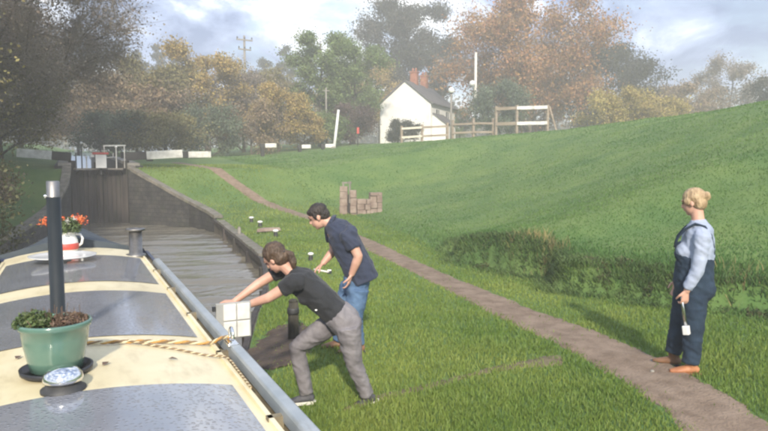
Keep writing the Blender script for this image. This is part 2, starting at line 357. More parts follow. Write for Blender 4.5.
class MB:
    def __init__(s): s.v = []; s.f = []

    def add(s, vs, fs):
        o = len(s.v); s.v += [tuple(v) for v in vs]; s.f += [tuple(i + o for i in f) for f in fs]; return s

    def box(s, x0, x1, y0, y1, z0, z1, mtx=None):
        vs = [Vector(p) for p in ((x0, y0, z0), (x1, y0, z0), (x1, y1, z0), (x0, y1, z0), (x0, y0, z1), (x1, y0, z1), (x1, y1, z1), (x0, y1, z1))]
        if mtx: vs = [mtx @ v for v in vs]
        return s.add(vs, [(0, 3, 2, 1), (4, 5, 6, 7), (0, 1, 5, 4), (1, 2, 6, 5), (2, 3, 7, 6), (3, 0, 4, 7)])

    def bar(s, a, b, w, h, up=(0, 0, 1)):
        a, b = Vector(a), Vector(b); d = (b - a).normalized(); up = Vector(up)
        sd = d.cross(up)
        if sd.length < 1e-4: sd = d.cross(Vector((1, 0, 0)))
        sd.normalize(); u = sd.cross(d)
        vs = []
        for p in (a, b):
            for i, j in ((-1, -1), (1, -1), (1, 1), (-1, 1)): vs.append(p + sd * i * w / 2 + u * j * h / 2)
        return s.add(vs, [(0, 1, 2, 3), (7, 6, 5, 4), (0, 4, 5, 1), (1, 5, 6, 2), (2, 6, 7, 3), (3, 7, 4, 0)])

    def tube(s, pts, radii, seg=8, side=None, aspect=1.0, cap=True):
        pts = [Vector(p) for p in pts]; n = len(pts)
        if not hasattr(radii, '__len__'): radii = [radii] * n
        vs = []; prev = Vector(side) if side is not None else None
        for i, p in enumerate(pts):
            t = (pts[min(i + 1, n - 1)] - pts[max(i - 1, 0)]).normalized()
            if prev is None: prev = Vector((1, 0, 0)) if abs(t.x) < 0.8 else Vector((0, 1, 0))
            sd = (prev - t * prev.dot(t))
            if sd.length < 1e-5: sd = t.orthogonal()
            sd.normalize(); prev = sd; u = t.cross(sd)
            r = radii[i]; ra, rb = (r if hasattr(r, '__len__') else (r, r * aspect))
            for k in range(seg):
                a = 2 * PI * k / seg; vs.append(p + sd * ra * math.cos(a) + u * rb * math.sin(a))
        fs = [(i * seg + k, i * seg + (k + 1) % seg, (i + 1) * seg + (k + 1) % seg, (i + 1) * seg + k) for i in range(n - 1) for k in range(seg)]
        if cap: fs += [tuple(range(seg - 1, -1, -1)), tuple(range((n - 1) * seg, n * seg))]
        return s.add(vs, fs)

    def lathe(s, prof, seg=24, c=(0, 0, 0), cap0=True, cap1=True):
        n = len(prof); c = Vector(c); vs = []
        for r, z in prof:
            for k in range(seg):
                a = 2 * PI * k / seg; vs.append(c + Vector((r * math.cos(a), r * math.sin(a), z)))
        fs = [(i * seg + k, i * seg + (k + 1) % seg, (i + 1) * seg + (k + 1) % seg, (i + 1) * seg + k) for i in range(n - 1) for k in range(seg)]
        if cap0: fs.append(tuple(range(seg - 1, -1, -1)))
        if cap1: fs.append(tuple(range((n - 1) * seg, n * seg)))
        return s.add(vs, fs)

    def ell(s, c, rx, ry, rz, mtx=None, seg=14, rings=9):
        c = Vector(c); vs = [Vector((0, 0, -1))]; fs = []
        for i in range(1, rings):
            ph = -PI / 2 + PI * i / rings
            for k in range(seg):
                a = 2 * PI * k / seg; vs.append(Vector((math.cos(ph) * math.cos(a), math.cos(ph) * math.sin(a), math.sin(ph))))
        vs.append(Vector((0, 0, 1))); last = len(vs) - 1
        for k in range(seg):
            fs.append((0, 1 + (k + 1) % seg, 1 + k)); b = 1 + (rings - 2) * seg
            fs.append((b + k, b + (k + 1) % seg, last))
        for i in range(rings - 2):
            for k in range(seg): fs.append((1 + i * seg + k, 1 + i * seg + (k + 1) % seg, 1 + (i + 1) * seg + (k + 1) % seg, 1 + (i + 1) * seg + k))
        out = []
        for v in vs:
            w = Vector((v.x * rx, v.y * ry, v.z * rz))
            out.append(c + (mtx @ w if mtx else w))
        return s.add(out, fs)

    def mesh(s, name, smooth=False):
        me = bpy.data.meshes.new(name); me.from_pydata([tuple(v) for v in s.v], [], s.f)
        if smooth: me.polygons.foreach_set('use_smooth', [True] * len(me.polygons))
        me.update(); return me

    def build(s, name, m, parent=None, smooth=False, bevel=0.0, loc=None, rz=None):
        o = link(name, s.mesh(name, smooth), m, parent, loc, rz)
        if bevel > 0:
            b = o.modifiers.new('bevel', 'BEVEL'); b.width = bevel; b.segments = 2; b.limit_method = 'ANGLE'; b.angle_limit = R(40)
        return o


def blob(name, mb, m, parent, voxel=0.008, smooth=4, factor=0.5, folds=0.0, freq=9.0, st=(1, 1, 1.5)):
    """one continuous skin grown over overlapping volumes"""
    tmp = bpy.data.objects.new('tmp', mb.mesh('tmp')); COL.objects.link(tmp)
    r = tmp.modifiers.new('r', 'REMESH'); r.mode = 'VOXEL'; r.voxel_size = voxel
    s = tmp.modifiers.new('s', 'SMOOTH'); s.factor = factor; s.iterations = smooth
    dg = bpy.context.evaluated_depsgraph_get()
    me = bpy.data.meshes.new_from_object(tmp.evaluated_get(dg))
    me.name = name
    me.polygons.foreach_set('use_smooth', [True] * len(me.polygons))
    old = tmp.data
    bpy.data.objects.remove(tmp); bpy.data.meshes.remove(old)
    me.materials.clear()
    if folds > 0:
        from mathutils import noise
        nv = len(me.vertices); co = np.empty(nv * 3, np.float32); me.vertices.foreach_get('co', co); co = co.reshape(-1, 3)
        nr = np.empty(nv * 3, np.float32); me.vertices.foreach_get('normal', nr); nr = nr.reshape(-1, 3)
        dsp = np.empty(nv, np.float32); sv = Vector(st)
        for k in range(nv):
            p = Vector(co[k].tolist()); wv = noise.noise(p * 4.0) * .06
            q = Vector(((p.x + wv) * sv.x, (p.y - wv) * sv.y, (p.z + p.x * .5 + wv) * sv.z)) * freq
            dsp[k] = (1 - 2 * abs(noise.noise(q))) * .7 + noise.noise(q * 2.3) * .35
        co += nr * ((dsp - .35) * folds)[:, None]
        me.vertices.foreach_set('co', co.ravel()); me.update()
    return link(name, me, m, parent)


# ------------------------------------------------------------------ the lie of the land (heights above the lower canal)
def sstep(t):
    t = np.clip(t, 0, 1); return t * t * (3 - 2 * t)


E_Y = [-40, 4, 5, 6.5, 8, 9.3, 11.65, 12.8, 17.3, 20, 21.5, 23, 23.95, 25, 26.3, 26.6, 80, 81, 400]
E_X = [1.25, 1.25, 1.35, 1.6, 2.1, 2.6, 3.24, 3.47, 3.93, 4.2, 4.25, 4.05, 3.79, 3.0, 1.95, 2.0, 2.0, 1.9, 1.9]
LX_Y = [-40, 10, 16, 20, 23, 25.5, 26.6, 80, 81, 400]
LX_X = [-2.1, -2.0, -1.7, -1.3, -0.8, -0.15, -0.1, -0.1, 1.9, 1.9]
B_Y = [-40, 19, 20.5, 22, 23, 23.95, 25, 26.3, 27.5, 45, 70, 110, 300]
B_Z = [0.45, 0.45, 0.48, 0.58, 0.68, 0.87, 1.40, 2.10, 2.20, 2.85, 3.6, 4.4, 6.0]
T_Y = [-40, 0, 4.7, 6, 7.2, 9.3, 12, 16.5, 21, 24, 26, 29, 33, 60, 300]
T_X = [8.6, 8.0, 7.3, 6.64, 6.34, 6.4, 7.0, 8.2, 8.9, 8.7, 8.3, 7.7, 8.0, 11, 25]
P_Y = [-40, 0, 12, 20, 30, 45, 65, 110, 300]
P_Z = [4.8, 4.7, 4.5, 4.25, 3.85, 3.95, 4.6, 5.6, 8]


def edge_x(y): return np.interp(y, E_Y, E_X)
def left_x(y): return np.interp(y, LX_Y, LX_X)


_LAT = np.random.default_rng(5).uniform(-1, 1, (256, 256))


def vnoise(x, y):
    xi, yi = np.floor(x).astype(int), np.floor(y).astype(int); u, v = sstep(x - xi), sstep(y - yi)
    g_ = lambda a, b: _LAT[a % 256, b % 256]
    return (g_(xi, yi) * (1 - u) + g_(xi + 1, yi) * u) * (1 - v) + (g_(xi, yi + 1) * (1 - u) + g_(xi + 1, yi + 1) * u) * v


def wob(x, y):
    x = np.asarray(x, float); y = np.asarray(y, float)
    return vnoise(x * .55 + 9, y * .55) * .9 + vnoise(x * 1.3 + .4 * y, y * 1.3 - .3 * x + 40) * .55 + vnoise(x * 3.1, y * 3.1 + 77) * .35


def ground(x, y):
    x = np.asarray(x, float); y = np.asarray(y, float)
    b = np.interp(y, B_Y, B_Z)
    de = x - edge_x(y)
    b = b - 0.10 * (1 - sstep(de / 0.7)) * (y < 22)
    d0 = x - np.interp(y, T_Y, T_X)
    d = d0 - (0.18 * np.sin(y * 1.7) + 0.12 * np.sin(y * 4.1 + 1) - 0.10 * vnoise(x * 2.2, y * 2.2)) * np.exp(-(d0 / 1.1) ** 2) * np.interp(y, [0, 14, 18], [1, 1, 0])
    fade = np.interp(y, [1, 4, 9, 13], [0.75, 1, 1, 0]) * (0.80 + 0.45 * vnoise(y * .8 + 3, y * 0 + 2.5))
    sc = 0.62 * sstep(d / (0.30 + .10 * np.sin(y * 3.3))) * fade
    P = np.interp(y, P_Y, P_Z)
    t = np.clip((d - 0.1) / 14.0, 0, 1)
    S = sstep(t) * 0.65 + 0.35 * t
    z = b + sc + np.maximum(P - b - sc, 0) * S
    rough = sstep(d / 1.0)
    z = z + wob(x, y) * (0.012 + 0.042 * rough * np.interp(np.hypot(x, y), [0, 60], [1, 0.4]))
    return z


def ground_left(x, y):
    x = np.asarray(x, float); y = np.asarray(y, float)
    b = np.interp(y, B_Y, B_Z)
    d = left_x(y) - x
    return b - 0.05 + 1.6 * sstep((d - 0.3) / 6) * np.interp(y, [20, 30], [1, .5]) + wob(x, y) * 0.05


def gz(x, y): return float(ground(x, y))


ys = np.concatenate([np.linspace(-40, 0, 41)[:-1], np.arange(0, 30, 0.16), np.linspace(30, 80, 100)[:-1], np.linspace(80, 300, 60)])


def sheet(name, fx_, fz, ss, sign, m):
    SS, YY = np.meshgrid(ss, ys)
    XX = fx_(YY) + sign * SS
    ZZ = fz(XX, YY)
    ny, nx = XX.shape
    V = np.stack([XX, YY, ZZ], -1).reshape(-1, 3)
    i, j = np.meshgrid(np.arange(nx - 1), np.arange(ny - 1))
    a = (j * nx + i).ravel()
    F = np.stack([a, a + 1, a + nx + 1, a + nx], -1)
    if sign < 0: F = F[:, ::-1]
    return link(name, mesh_np(name, V, F, True), m)


ss = np.concatenate([np.arange(0, 9, 0.14), np.linspace(9, 30, 70)[:-1], np.linspace(30, 300, 60)])
g = sheet('ground_bank_right', edge_x, ground, ss, 1, M['grass_soil']); tag(g, kind='structure', label='grassy towpath bank and hillside right of the canal')
ssl = np.concatenate([np.linspace(0, 12, 40)[:-1], np.linspace(12, 300, 50)])
g = sheet('ground_bank_left', left_x, ground_left, ssl, -1, M['grass_soil']); tag(g, kind='structure', label='overgrown bank left of the canal')

# canal water with the wash of the boat running across it
wy = np.arange(-40, 27.4, 0.06); wx = np.arange(-3.2, 5.2, 0.2)
WX, WY = np.meshgrid(wx, wy)
amp = np.interp(WY, [-40, 6, 9, 18, 24], [.004, .010, .030, .030, .018])
WP = WY * .93 + WX * .37
WZ = amp * (np.sin(7.0 * WP + 0.9 * np.sin(WX * 1.3 + WY * .35)) * (0.75 + .4 * np.sin(WX * 2.1 - WY * .8)) + 0.45 * np.sin(10.7 * WP - 0.9 * WX + 1) + 0.5 * np.sin(4.1 * WY + 1.3 * WX + 2) * np.sin(1.9 * WX + 1.3 * WY))
nx = len(wx); ny = len(wy)
i, j = np.meshgrid(np.arange(nx - 1), np.arange(ny - 1)); a = (j * nx + i).ravel()
o = link('canal_water', mesh_np('canal_water', np.stack([WX, WY, WZ], -1).reshape(-1, 3), np.stack([a, a + 1, a + nx + 1, a + nx], -1), True), water_mat())
tag(o, kind='structure', label='rippled brown canal water below the lock')
o = MB().box(-0.14, 2.04, 28.2, 80.5, 1.2, 1.78).build('lock_water', o.data.materials[0])
tag(o, kind='structure', label='still water in the lock chamber behind the gates')
o = MB().box(-6, 8, -40, 27.6, -1.4, -0.9).build('canal_bed', M['mud']); tag(o, kind='structure', label='muddy canal bed')


# ------------------------------------------------------------------ paths
def ribbon(name, pts, wid, m, label, lift=0.018, seed=1, n=520, cols=11):
    pts = np.array(pts, float); wid = np.array(wid, float)
    t = np.concatenate([[0], np.cumsum(np.hypot(*np.diff(pts, axis=0).T))])
    tt = np.linspace(0, t[-1], n)
    # smooth the polyline by a cubic-ish double interpolation
    px = np.interp(tt, t, pts[:, 0]); py = np.interp(tt, t, pts[:, 1]); w = np.interp(tt, t, wid)
    m_ = max(7, n // 30)
    k = np.ones(2 * m_ + 1) / (2 * m_ + 1)
    pad = lambda q: np.convolve(np.pad(q, m_, mode='edge'), k, mode='valid')
    px, py = pad(px), pad(py)
    dxx, dyy = np.gradient(px), np.gradient(py); ln = np.hypot(dxx, dyy) + 1e-9
    nxx, nyy = dyy / ln, -dxx / ln
    r = np.random.default_rng(seed)
    eL = pad(r.normal(0, 1, n)) * .55 + r.normal(0, .05, n); eR = pad(r.normal(0, 1, n)) * .55 + r.normal(0, .05, n)
    V = []
    for c in range(cols):
        u = c / (cols - 1)
        off = (-0.5 + u) * w + (eL * (1 - u) * -.5 + eR * u * .5) * w
        X = px + nxx * off; Y = py + nyy * off
        sink = 0.0 if 0 < c < cols - 1 else -0.035
        V.append(np.stack([X, Y, ground(X, Y) + lift + sink + r.normal(0, .004, n)], -1))
    V = np.stack(V, 1).reshape(-1, 3)
    i, j = np.meshgrid(np.arange(cols - 1), np.arange(n - 1)); a = (j * cols + i).ravel()
    F = np.stack([a, a + 1, a + cols + 1, a + cols], -1)
    o = link(name, mesh_np(name, V, F, True), m); tag(o, kind='structure', label=label)
    return np.stack([px, py, w], -1)


PATH = ribbon('towpath', [(2.4, -8), (2.8, -1), (3.3, 1.4), (3.98, 2.79), (4.5, 3.74), (4.68, 5.03), (5.0, 7.54), (5.35, 9.6), (5.82, 12.16), (6.35, 15), (6.76, 17.54), (7.05, 19.6), (7.1, 21.3), (6.95, 22.8), (6.43, 24.2), (5.85, 25.1), (5.3, 25.9), (4.8, 27.4), (4.4, 32)],
              [.62, .62, .62, .70, .70, .66, .58, .54, .5, .5, .5, .5, .5, .5, .5, .5, .5, .5, .5], M['path'], 'narrow trodden earth towpath running along the grass', seed=3)
STRIP = ribbon('worn_strip', [(1.7, 4.30), (2.08, 4.36), (3.0, 4.50), (3.5, 4.52), (3.85, 4.52), (4.1, 4.62)], [.05, .16, .10, .2, .42, .1], M['mud'], 'worn bare strip in the grass leading to the towpath', lift=.007, seed=5, n=90, cols=7)
PATCH = ribbon('mud_patch', [(1.62, 5.6), (1.75, 6.0), (1.95, 6.5), (2.2, 7.0)], [.3, .8, .75, .3], M['dark_mud'], 'patch of bare trampled mud at the canal edge', seed=8, n=60, cols=9)


def off_path(X, Y):
    keep = np.ones(len(X), bool)
    for P_, k, thin in ((PATH, .46, .012), (STRIP, .34, .36), (PATCH, .42, .12)):
        for c in range(0, len(P_), 40):
            q = P_[c:c + 40]
            cx, cy = q[:, 0].mean(), q[:, 1].mean(); rr = np.hypot(q[:, 0] - cx, q[:, 1] - cy).max() + 1
            idx = np.where(np.hypot(X - cx, Y - cy) < rr)[0]
            if len(idx) == 0: continue
            d = np.hypot(X[idx, None] - q[None, :, 0], Y[idx, None] - q[None, :, 1]) - q[None, :, 2] * k
            keep[idx] &= (d.min(1) > RNG.normal(0.0, 0.05, len(idx))) | (RNG.uniform(0, 1, len(idx)) < thin)
    return keep


def blades(name, X, Y, Z, hgt, wid, m, lean=0.5):
    n = len(X)
    az = RNG.uniform(0, 2 * PI, n); la = RNG.uniform(0, 2 * PI, n); ll = RNG.uniform(0.1, 1, n) * lean * hgt
    ax, ay = np.cos(az) * wid / 2, np.sin(az) * wid / 2
    b0 = np.stack([X - ax, Y - ay, Z - .01], -1); b1 = np.stack([X + ax, Y + ay, Z - .01], -1)
    mx, my, mz = X + np.cos(la) * ll * .35, Y + np.sin(la) * ll * .35, Z + hgt * .6
    m0 = np.stack([mx - ax * .7, my - ay * .7, mz], -1); m1 = np.stack([mx + ax * .7, my + ay * .7, mz], -1)
    t = np.stack([X + np.cos(la) * ll, Y + np.sin(la) * ll, Z + hgt], -1)
    V = np.stack([b0, b1, m1, m0, t], 1).reshape(-1, 3)
    k = np.arange(n)[:, None] * 5
    F = np.concatenate([k + np.array([[0, 1, 2]]), k + np.array([[0, 2, 3]]), k + np.array([[3, 2, 4]])], 0)
    return link(name, mesh_np(name, V, F), m)


def scatter_polar(n, b0, b1, d0, d1):
    be = RNG.uniform(R(b0), R(b1), n); d = np.exp(RNG.uniform(math.log(d0), math.log(d1), n))
    return d * np.sin(be), d * np.cos(be), d


X, Y, D = scatter_polar(300000, 3, 66, 3.0, 30)
tx = np.interp(Y, T_Y, T_X)
ok = (X > edge_x(Y) + 0.02) & (X < tx + 0.05)
X, Y, D = X[ok], Y[ok], D[ok]
ok = off_path(X, Y); X, Y, D = X[ok], Y[ok], D[ok]
patch = 0.75 + 0.35 * np.clip(wob(X * .9, Y * .9), -1, 1)
h = RNG.uniform(.025, .062, len(X)) * patch * np.interp(D, [3, 30], [1, 1.5])
o = blades('towpath_grass', X, Y, ground(X, Y), h, .0035 + .0011 * D, M['blade'], 0.9)
tag(o, 'short mown grass either side of the towpath', 'grass', kind='stuff')
X, Y, D = scatter_polar(210000, 6, 72, 6.0, 46)
tx = np.interp(Y, T_Y, T_X)
ok = (X > tx - 0.35) & (X < tx + 22)
X, Y, D = X[ok], Y[ok], D[ok]
patch = 0.85 + 0.25 * np.clip(wob(X * 1.3 + 4, Y * 1.3), -1, 1)
d = X - np.interp(Y, T_Y, T_X)
scarp = np.interp(Y, [1, 4, 11, 16], [1, 1, 1, .3]) * np.exp(-((d - .45) / .55) ** 2)
h = RNG.uniform(.016, .038, len(X)) * patch * np.interp(D, [6, 50], [1, 1.5]) * (1 + 2.4 * scarp)
o = blades('hillside_grass', X, Y, ground(X, Y), h, .005 + .0013 * D, M['blade_rough'], 1.1)
tag(o, 'rough grass covering the hillside', 'grass', kind='stuff')


ny_ = 34000
Y = RNG.uniform(1.5, 15.5, ny_); dd_ = RNG.normal(.22, .20, ny_); keep = RNG.uniform(0, 1, ny_) < np.interp(Y, [1, 4, 8.5, 12], [1, 1, 1, .0]) * np.interp(wob(Y * 1.5, dd_ * 3), [-.8, .3], [.25, 1])
Y = Y[keep]; X = np.interp(Y, T_Y, T_X) + 0.18 * np.sin(Y * 1.7) + 0.12 * np.sin(Y * 4.1 + 1) + dd_[keep]
Z = ground(X, Y); n = len(X)
h = RNG.uniform(.05, .16, n); wid = RNG.uniform(.007, .015, n)
az = RNG.uniform(0, 2 * PI, n); ax, ay = np.cos(az) * wid / 2, np.sin(az) * wid / 2
la = RNG.normal(PI, .7, n); drop = RNG.uniform(-.9, .55, n)                      # the blades arch out and hang towards the path
mx_, my_, mz_ = X + np.cos(la) * h * .45, Y + np.sin(la) * h * .45, Z + h * .5
tx_, ty_, tz_ = X + np.cos(la) * h * .95, Y + np.sin(la) * h * .95, Z + h * .5 + h * drop * .6
V = np.stack([np.stack([X - ax, Y - ay, Z - .02], -1), np.stack([X + ax, Y + ay, Z - .02], -1), np.stack([mx_ + ax * .8, my_ + ay * .8, mz_], -1), np.stack([mx_ - ax * .8, my_ - ay * .8, mz_], -1), np.stack([tx_, ty_, tz_], -1)], 1).reshape(-1, 3)
k = np.arange(n)[:, None] * 5
F = np.concatenate([k + np.array([[0, 1, 2]]), k + np.array([[0, 2, 3]]), k + np.array([[3, 2, 4]])], 0)
o = link('hanging_grass', mesh_np('hanging_grass', V, F), M['blade_long']); tag(o, 'long unmown grass hanging over the low step below the hillside', 'long grass', kind='stuff')


def clumps(name, cents, n_each, rad, hgt, leaf, m, label, cat):
    Vs, Fs, k0 = [], [], 0
    for (cx, cy), r_, h_ in zip(cents, rad, hgt):
        n = n_each
        th = RNG.uniform(0, 2 * PI, n); rr = r_ * np.sqrt(RNG.uniform(0, 1, n)) * (1 + .25 * np.sin(3 * th + cx * 5))
        x = cx + rr * np.cos(th); y = cy + rr * np.sin(th)
        z = ground(x, y) + h_ * RNG.uniform(0.02, 1, n) * np.sqrt(np.clip(1 - (rr / r_ / 1.2) ** 2, 0.05, 1)) * RNG.uniform(.7, 1.15, n)
        Vs.append(quads(np.stack([x, y, z], -1), leaf * RNG.uniform(.6, 1.4, n)))
    V = np.concatenate(Vs).reshape(-1, 3); F = np.arange(len(V)).reshape(-1, 4)
    o = link(name, mesh_np(name, V, F), m); tag(o, label, cat, kind='stuff'); return o


def quads(C, size, flat=0.0, narrow=0.55):
    n = len(C)
    a = RNG.normal(size=(n, 3)); a /= np.linalg.norm(a, axis=1)[:, None]
    b = RNG.normal(size=(n, 3)); b[:, 2] += flat; b -= a * (a * b).sum(1)[:, None]; b /= np.linalg.norm(b, axis=1)[:, None]
    s = np.asarray(size)[:, None] / 2
    a = a * s; b = b * s * narrow
    return np.stack([C - a, C + b - a * .15, C + a, C - b + a * .15], 1)


cy = np.concatenate([RNG.uniform(2.0, 9.5, 40), RNG.uniform(8.5, 11, 5)])
cx = np.interp(cy, T_Y, T_X) + RNG.uniform(-.05, .34, len(cy))
clumps('bank_undergrowth', list(zip(cx, cy)), 110, RNG.uniform(.06, .20, len(cy)), RNG.uniform(.03, .12, len(cy)), .036, LEAF['ivy'],
       'dark tangled undergrowth along the foot of the hillside', 'undergrowth')
cy = np.array([8.6, 8.4, 7.9, 8.05, 5.2]); cx = np.interp(cy, T_Y, T_X) + np.array([.45, .6, .35, .5, .5])
xx = np.repeat(cx, 60) + RNG.normal(0, .13, 5 * 60); yy = np.repeat(cy, 60) + RNG.normal(0, .13, 5 * 60)
o = blades('dry_tussock', xx, yy, ground(xx, yy), RNG.uniform(.08, .22, len(xx)), np.full(len(xx), .010), M['dry'], 1.0)
tag(o, 'yellowed dry grass tussocks on the low bank step', 'dry grass', kind='stuff')


# ------------------------------------------------------------------ canal walls
def wall_strip(name, pts, ztop, label, m, thick=0.35, zbot=-0.9, cat='wall', sign=1):
    """pts follow the water's edge; the wall's back lies under the bank"""
    root = empty(name, (pts[0][0], pts[0][1], 0)); tag(root, label, cat)
    o0 = Vector((pts[0][0], pts[0][1], 0))
    vs, fs = [], []
    n = len(pts)
    for k, (x, y) in enumerate(pts):
        a = Vector(pts[max(k - 1, 0)]); b = Vector(pts[min(k + 1, n - 1)]); t = (b - a).normalized(); nn = Vector((t.y, -t.x)) * sign
        f_ = Vector((x, y)) - nn * 0.04; bk = Vector((x, y)) + nn * thick
        vs += [(f_.x - o0.x, f_.y - o0.y, zbot), (f_.x - o0.x, f_.y - o0.y, ztop[k]), (bk.x - o0.x, bk.y - o0.y, ztop[k] - .03), (bk.x - o0.x, bk.y - o0.y, zbot)]
    for k in range(n - 1):
        q, r_ = 4 * k, 4 * k + 4
        for i in range(4):
            j = (i + 1) % 4; fs.append((q + i, q + j, r_ + j, r_ + i) if sign < 0 else (q + j, q + i, r_ + i, r_ + j))
    fs += [(0, 1, 2, 3), (4 * n - 1, 4 * n - 2, 4 * n - 3, 4 * n - 4)]
    MB().add(vs, fs).build('wall_face', m, root)
    return root, o0


def copings(root, o0, pts, ztop, length, width, m, sign=1, over=0.07, th=0.12):
    P_ = np.array(pts, float); t = np.concatenate([[0], np.cumsum(np.hypot(*np.diff(P_, axis=0).T))])
    s = 0.0
    while s < t[-1] - 0.2:
        l_ = min(length * random.uniform(.85, 1.15), t[-1] - s)
        a = Vector((np.interp(s + .008, t, P_[:, 0]), np.interp(s + .008, t, P_[:, 1]), np.interp(s, t, ztop)))
        b = Vector((np.interp(s + l_ - .008, t, P_[:, 0]), np.interp(s + l_ - .008, t, P_[:, 1]), np.interp(s + l_, t, ztop)))
        d = (b - a); nn = Vector((d.y, -d.x, 0)).normalized() * sign
        off = nn * (width / 2 - over) + Vector((0, 0, th / 2 - .03 + random.uniform(-.008, .008)))
        MB().bar(a + off - o0, b + off - o0, width, th).build('coping_stone', m, root, bevel=0.012)
        s += l_


ey = np.arange(-12, 22.01, 0.8); pts = [(float(edge_x(y)), float(y)) for y in ey]
root, o0 = wall_strip('bank_piling', pts, [gz(x + .05, y) - .01 for x, y in pts], 'dark wet piling along the towpath edge of the canal', M['pile'], thick=.12, cat='piling')
zt = [gz(x + .05, y) for x, y in pts]
for k in range(len(pts) - 1):                       # timber waling boards and corrugations on the water side
    (x0, y0), (x1, y1) = pts[k], pts[k + 1]
    MB().bar((x0 - .06 - o0.x, y0 - o0.y, zt[k] - .06), (x1 - .06 - o0.x, y1 - .012 - o0.y, zt[k + 1] - .06), .07, .13).build('waling_board', M['gate_wood'], root, bevel=.006)
for k in range(0, len(pts) - 1, 3):
    x, y = pts[k]
    MB().box(x - .14 - o0.x, x - .03 - o0.x, y - .05 - o0.y, y + .05 - o0.y, -.9, zt[k] - .02 + random.uniform(-.05, .03)).build('pile_post', M['gate_wood'], root, bevel=.01)
cpy = np.arange(13.0, 21.5, .5); cpp = [(float(edge_x(y)), float(y)) for y in cpy]
copings(root, o0, cpp, [gz(x + .1, y) for x, y in cpp], .62, .24, M['coping'], th=.09)
wy_ = [21.5, 22.3, 23, 23.95, 24.5, 25, 25.6, 26.3, 26.6]
pts = [(float(edge_x(y)), y) for y in wy_]; zt = [gz(x + .3, y) + .01 for x, y in pts]
root, o0 = wall_strip('lock_wing_wall', pts, zt, 'dark stone wing wall curving out from the right of the lock', M['stone_dark'], thick=.5)
copings(root, o0, pts, zt, .62, .30, M['coping'])
pts = [(2.0, 26.62), (2.0, 40), (2.0, 60), (2.0, 80)]; zt = [2.24, 2.66, 3.3, 3.75]
root, o0 = wall_strip('lock_chamber_wall', pts, zt, 'stone lock chamber wall on the towpath side', M['stone_dark'], thick=.5)
copings(root, o0, pts[:2], zt[:2], 1.1, .45, M['stone_pale'])
wy_ = [18, 20, 21.5, 23, 24, 25.5, 26.6]
pts = [(float(left_x(y)), y) for y in wy_]; zt = [float(ground_left(x - .3, y)) + .02 for x, y in pts]
root, o0 = wall_strip('lock_wing_wall', pts, zt, 'dark stone wing wall beside the left of the lock', M['stone_dark'], thick=.5, sign=-1)
copings(root, o0, pts, zt, .7, .30, M['coping'], sign=-1)
pts = [(-.1, 26.62), (-.1, 40), (-.1, 80)]; zt = [2.24, 2.66, 3.75]
root, o0 = wall_strip('lock_chamber_wall', pts, zt, 'stone lock chamber wall on the far side of the canal', M['stone_dark'], thick=.5, sign=-1)
copings(root, o0, pts[:2], zt[:2], 1.1, .45, M['stone_pale'], sign=-1)
pts = [(-2.1, -12), (-2.0, 10), (-1.7, 16), (-1.32, 18 + 1.9)]; zt = [float(ground_left(x - .05, y)) - .01 for x, y in pts]
root, o0 = wall_strip('bank_piling', pts, zt, 'low earth bank edging below the shrubs left of the boat', M['pile'], thick=.12, sign=-1, cat='piling')


# ------------------------------------------------------------------ lock gates, beams and gear
def gate_leaf(xh, xm, label):
    yh, ym = 27.0, 27.42
    root = empty('lock_gate', (xh, yh, 0)); tag(root, label, 'lock gate', 'mitred lower gates of the lock')
    ang = math.atan2(ym - yh, xm - xh); ln = math.hypot(xm - xh, ym - yh)
    root.rotation_euler = (0, 0, ang)
    MB().box(0, .16, -.13, .13, -.8, 2.42).build('heel_post', M['gate_wood'], root, bevel=.01)
    MB().box(ln - .14, ln, -.13, .13, -.8, 2.36).build('mitre_post', M['gate_wood'], root, bevel=.01)
    n = 5; w = (ln - .30) / n
    s = 1 if xm > xh else -1
    for k in range(n):
        x0 = .16 + k * w
        MB().box(x0 + .006, x0 + w - .006, -.05 + random.uniform(-.008, .008), .03, -.8, 2.02).build('plank', M['gate_wood'], root, bevel=.005)
    f = -s
    for z in (.25, 1.05, 1.86):
        MB().box(.163, ln - .143, (.06 if s > 0 else -.12) - .0, (.12 if s > 0 else -.06), z, z + .2).build('gate_rail', M['gate_wood'], root, bevel=.008)
    side = -1 if s > 0 else 1
    y0, y1 = sorted((side * .16, side * .46))
    MB().box(.05, ln - .02, y0, y1, 2.07, 2.13).build('walkway_board', M['wood_grey'], root, bevel=.006)
    for xk in (.2, ln - .22):
        MB().bar((xk, side * .13, 1.9), (xk, side * .42, 2.065), .05, .05).build('walkway_bracket', M['iron'], root)
    return root, ang, ln, side


r1, a1, l1, s1 = gate_leaf(-.08, .94, 'dark plank lock gate leaf on the left of the lock')
r2, a2, l2, s2 = gate_leaf(1.98, .96, 'dark plank lock gate leaf on the right of the lock')


def beam(a, b, white_from, label, sz=.30):
    a, b = Vector(a), Vector(b); d = b - a
    root = empty('balance_beam', (a.x, a.y, a.z)); tag(root, label, 'balance beam', 'white-ended balance beams at the locks')
    m_ = a + d * white_from
    MB().bar((0, 0, 0), m_ - a, sz, sz * 1.05).build('beam_timber', M['black_wood'], root, bevel=.02)
    MB().bar(m_ - a + d.normalized() * .002, b - a, sz + .006, sz * 1.05 + .006).build('white_end', M['white_worn'], root, bevel=.02)
    return root


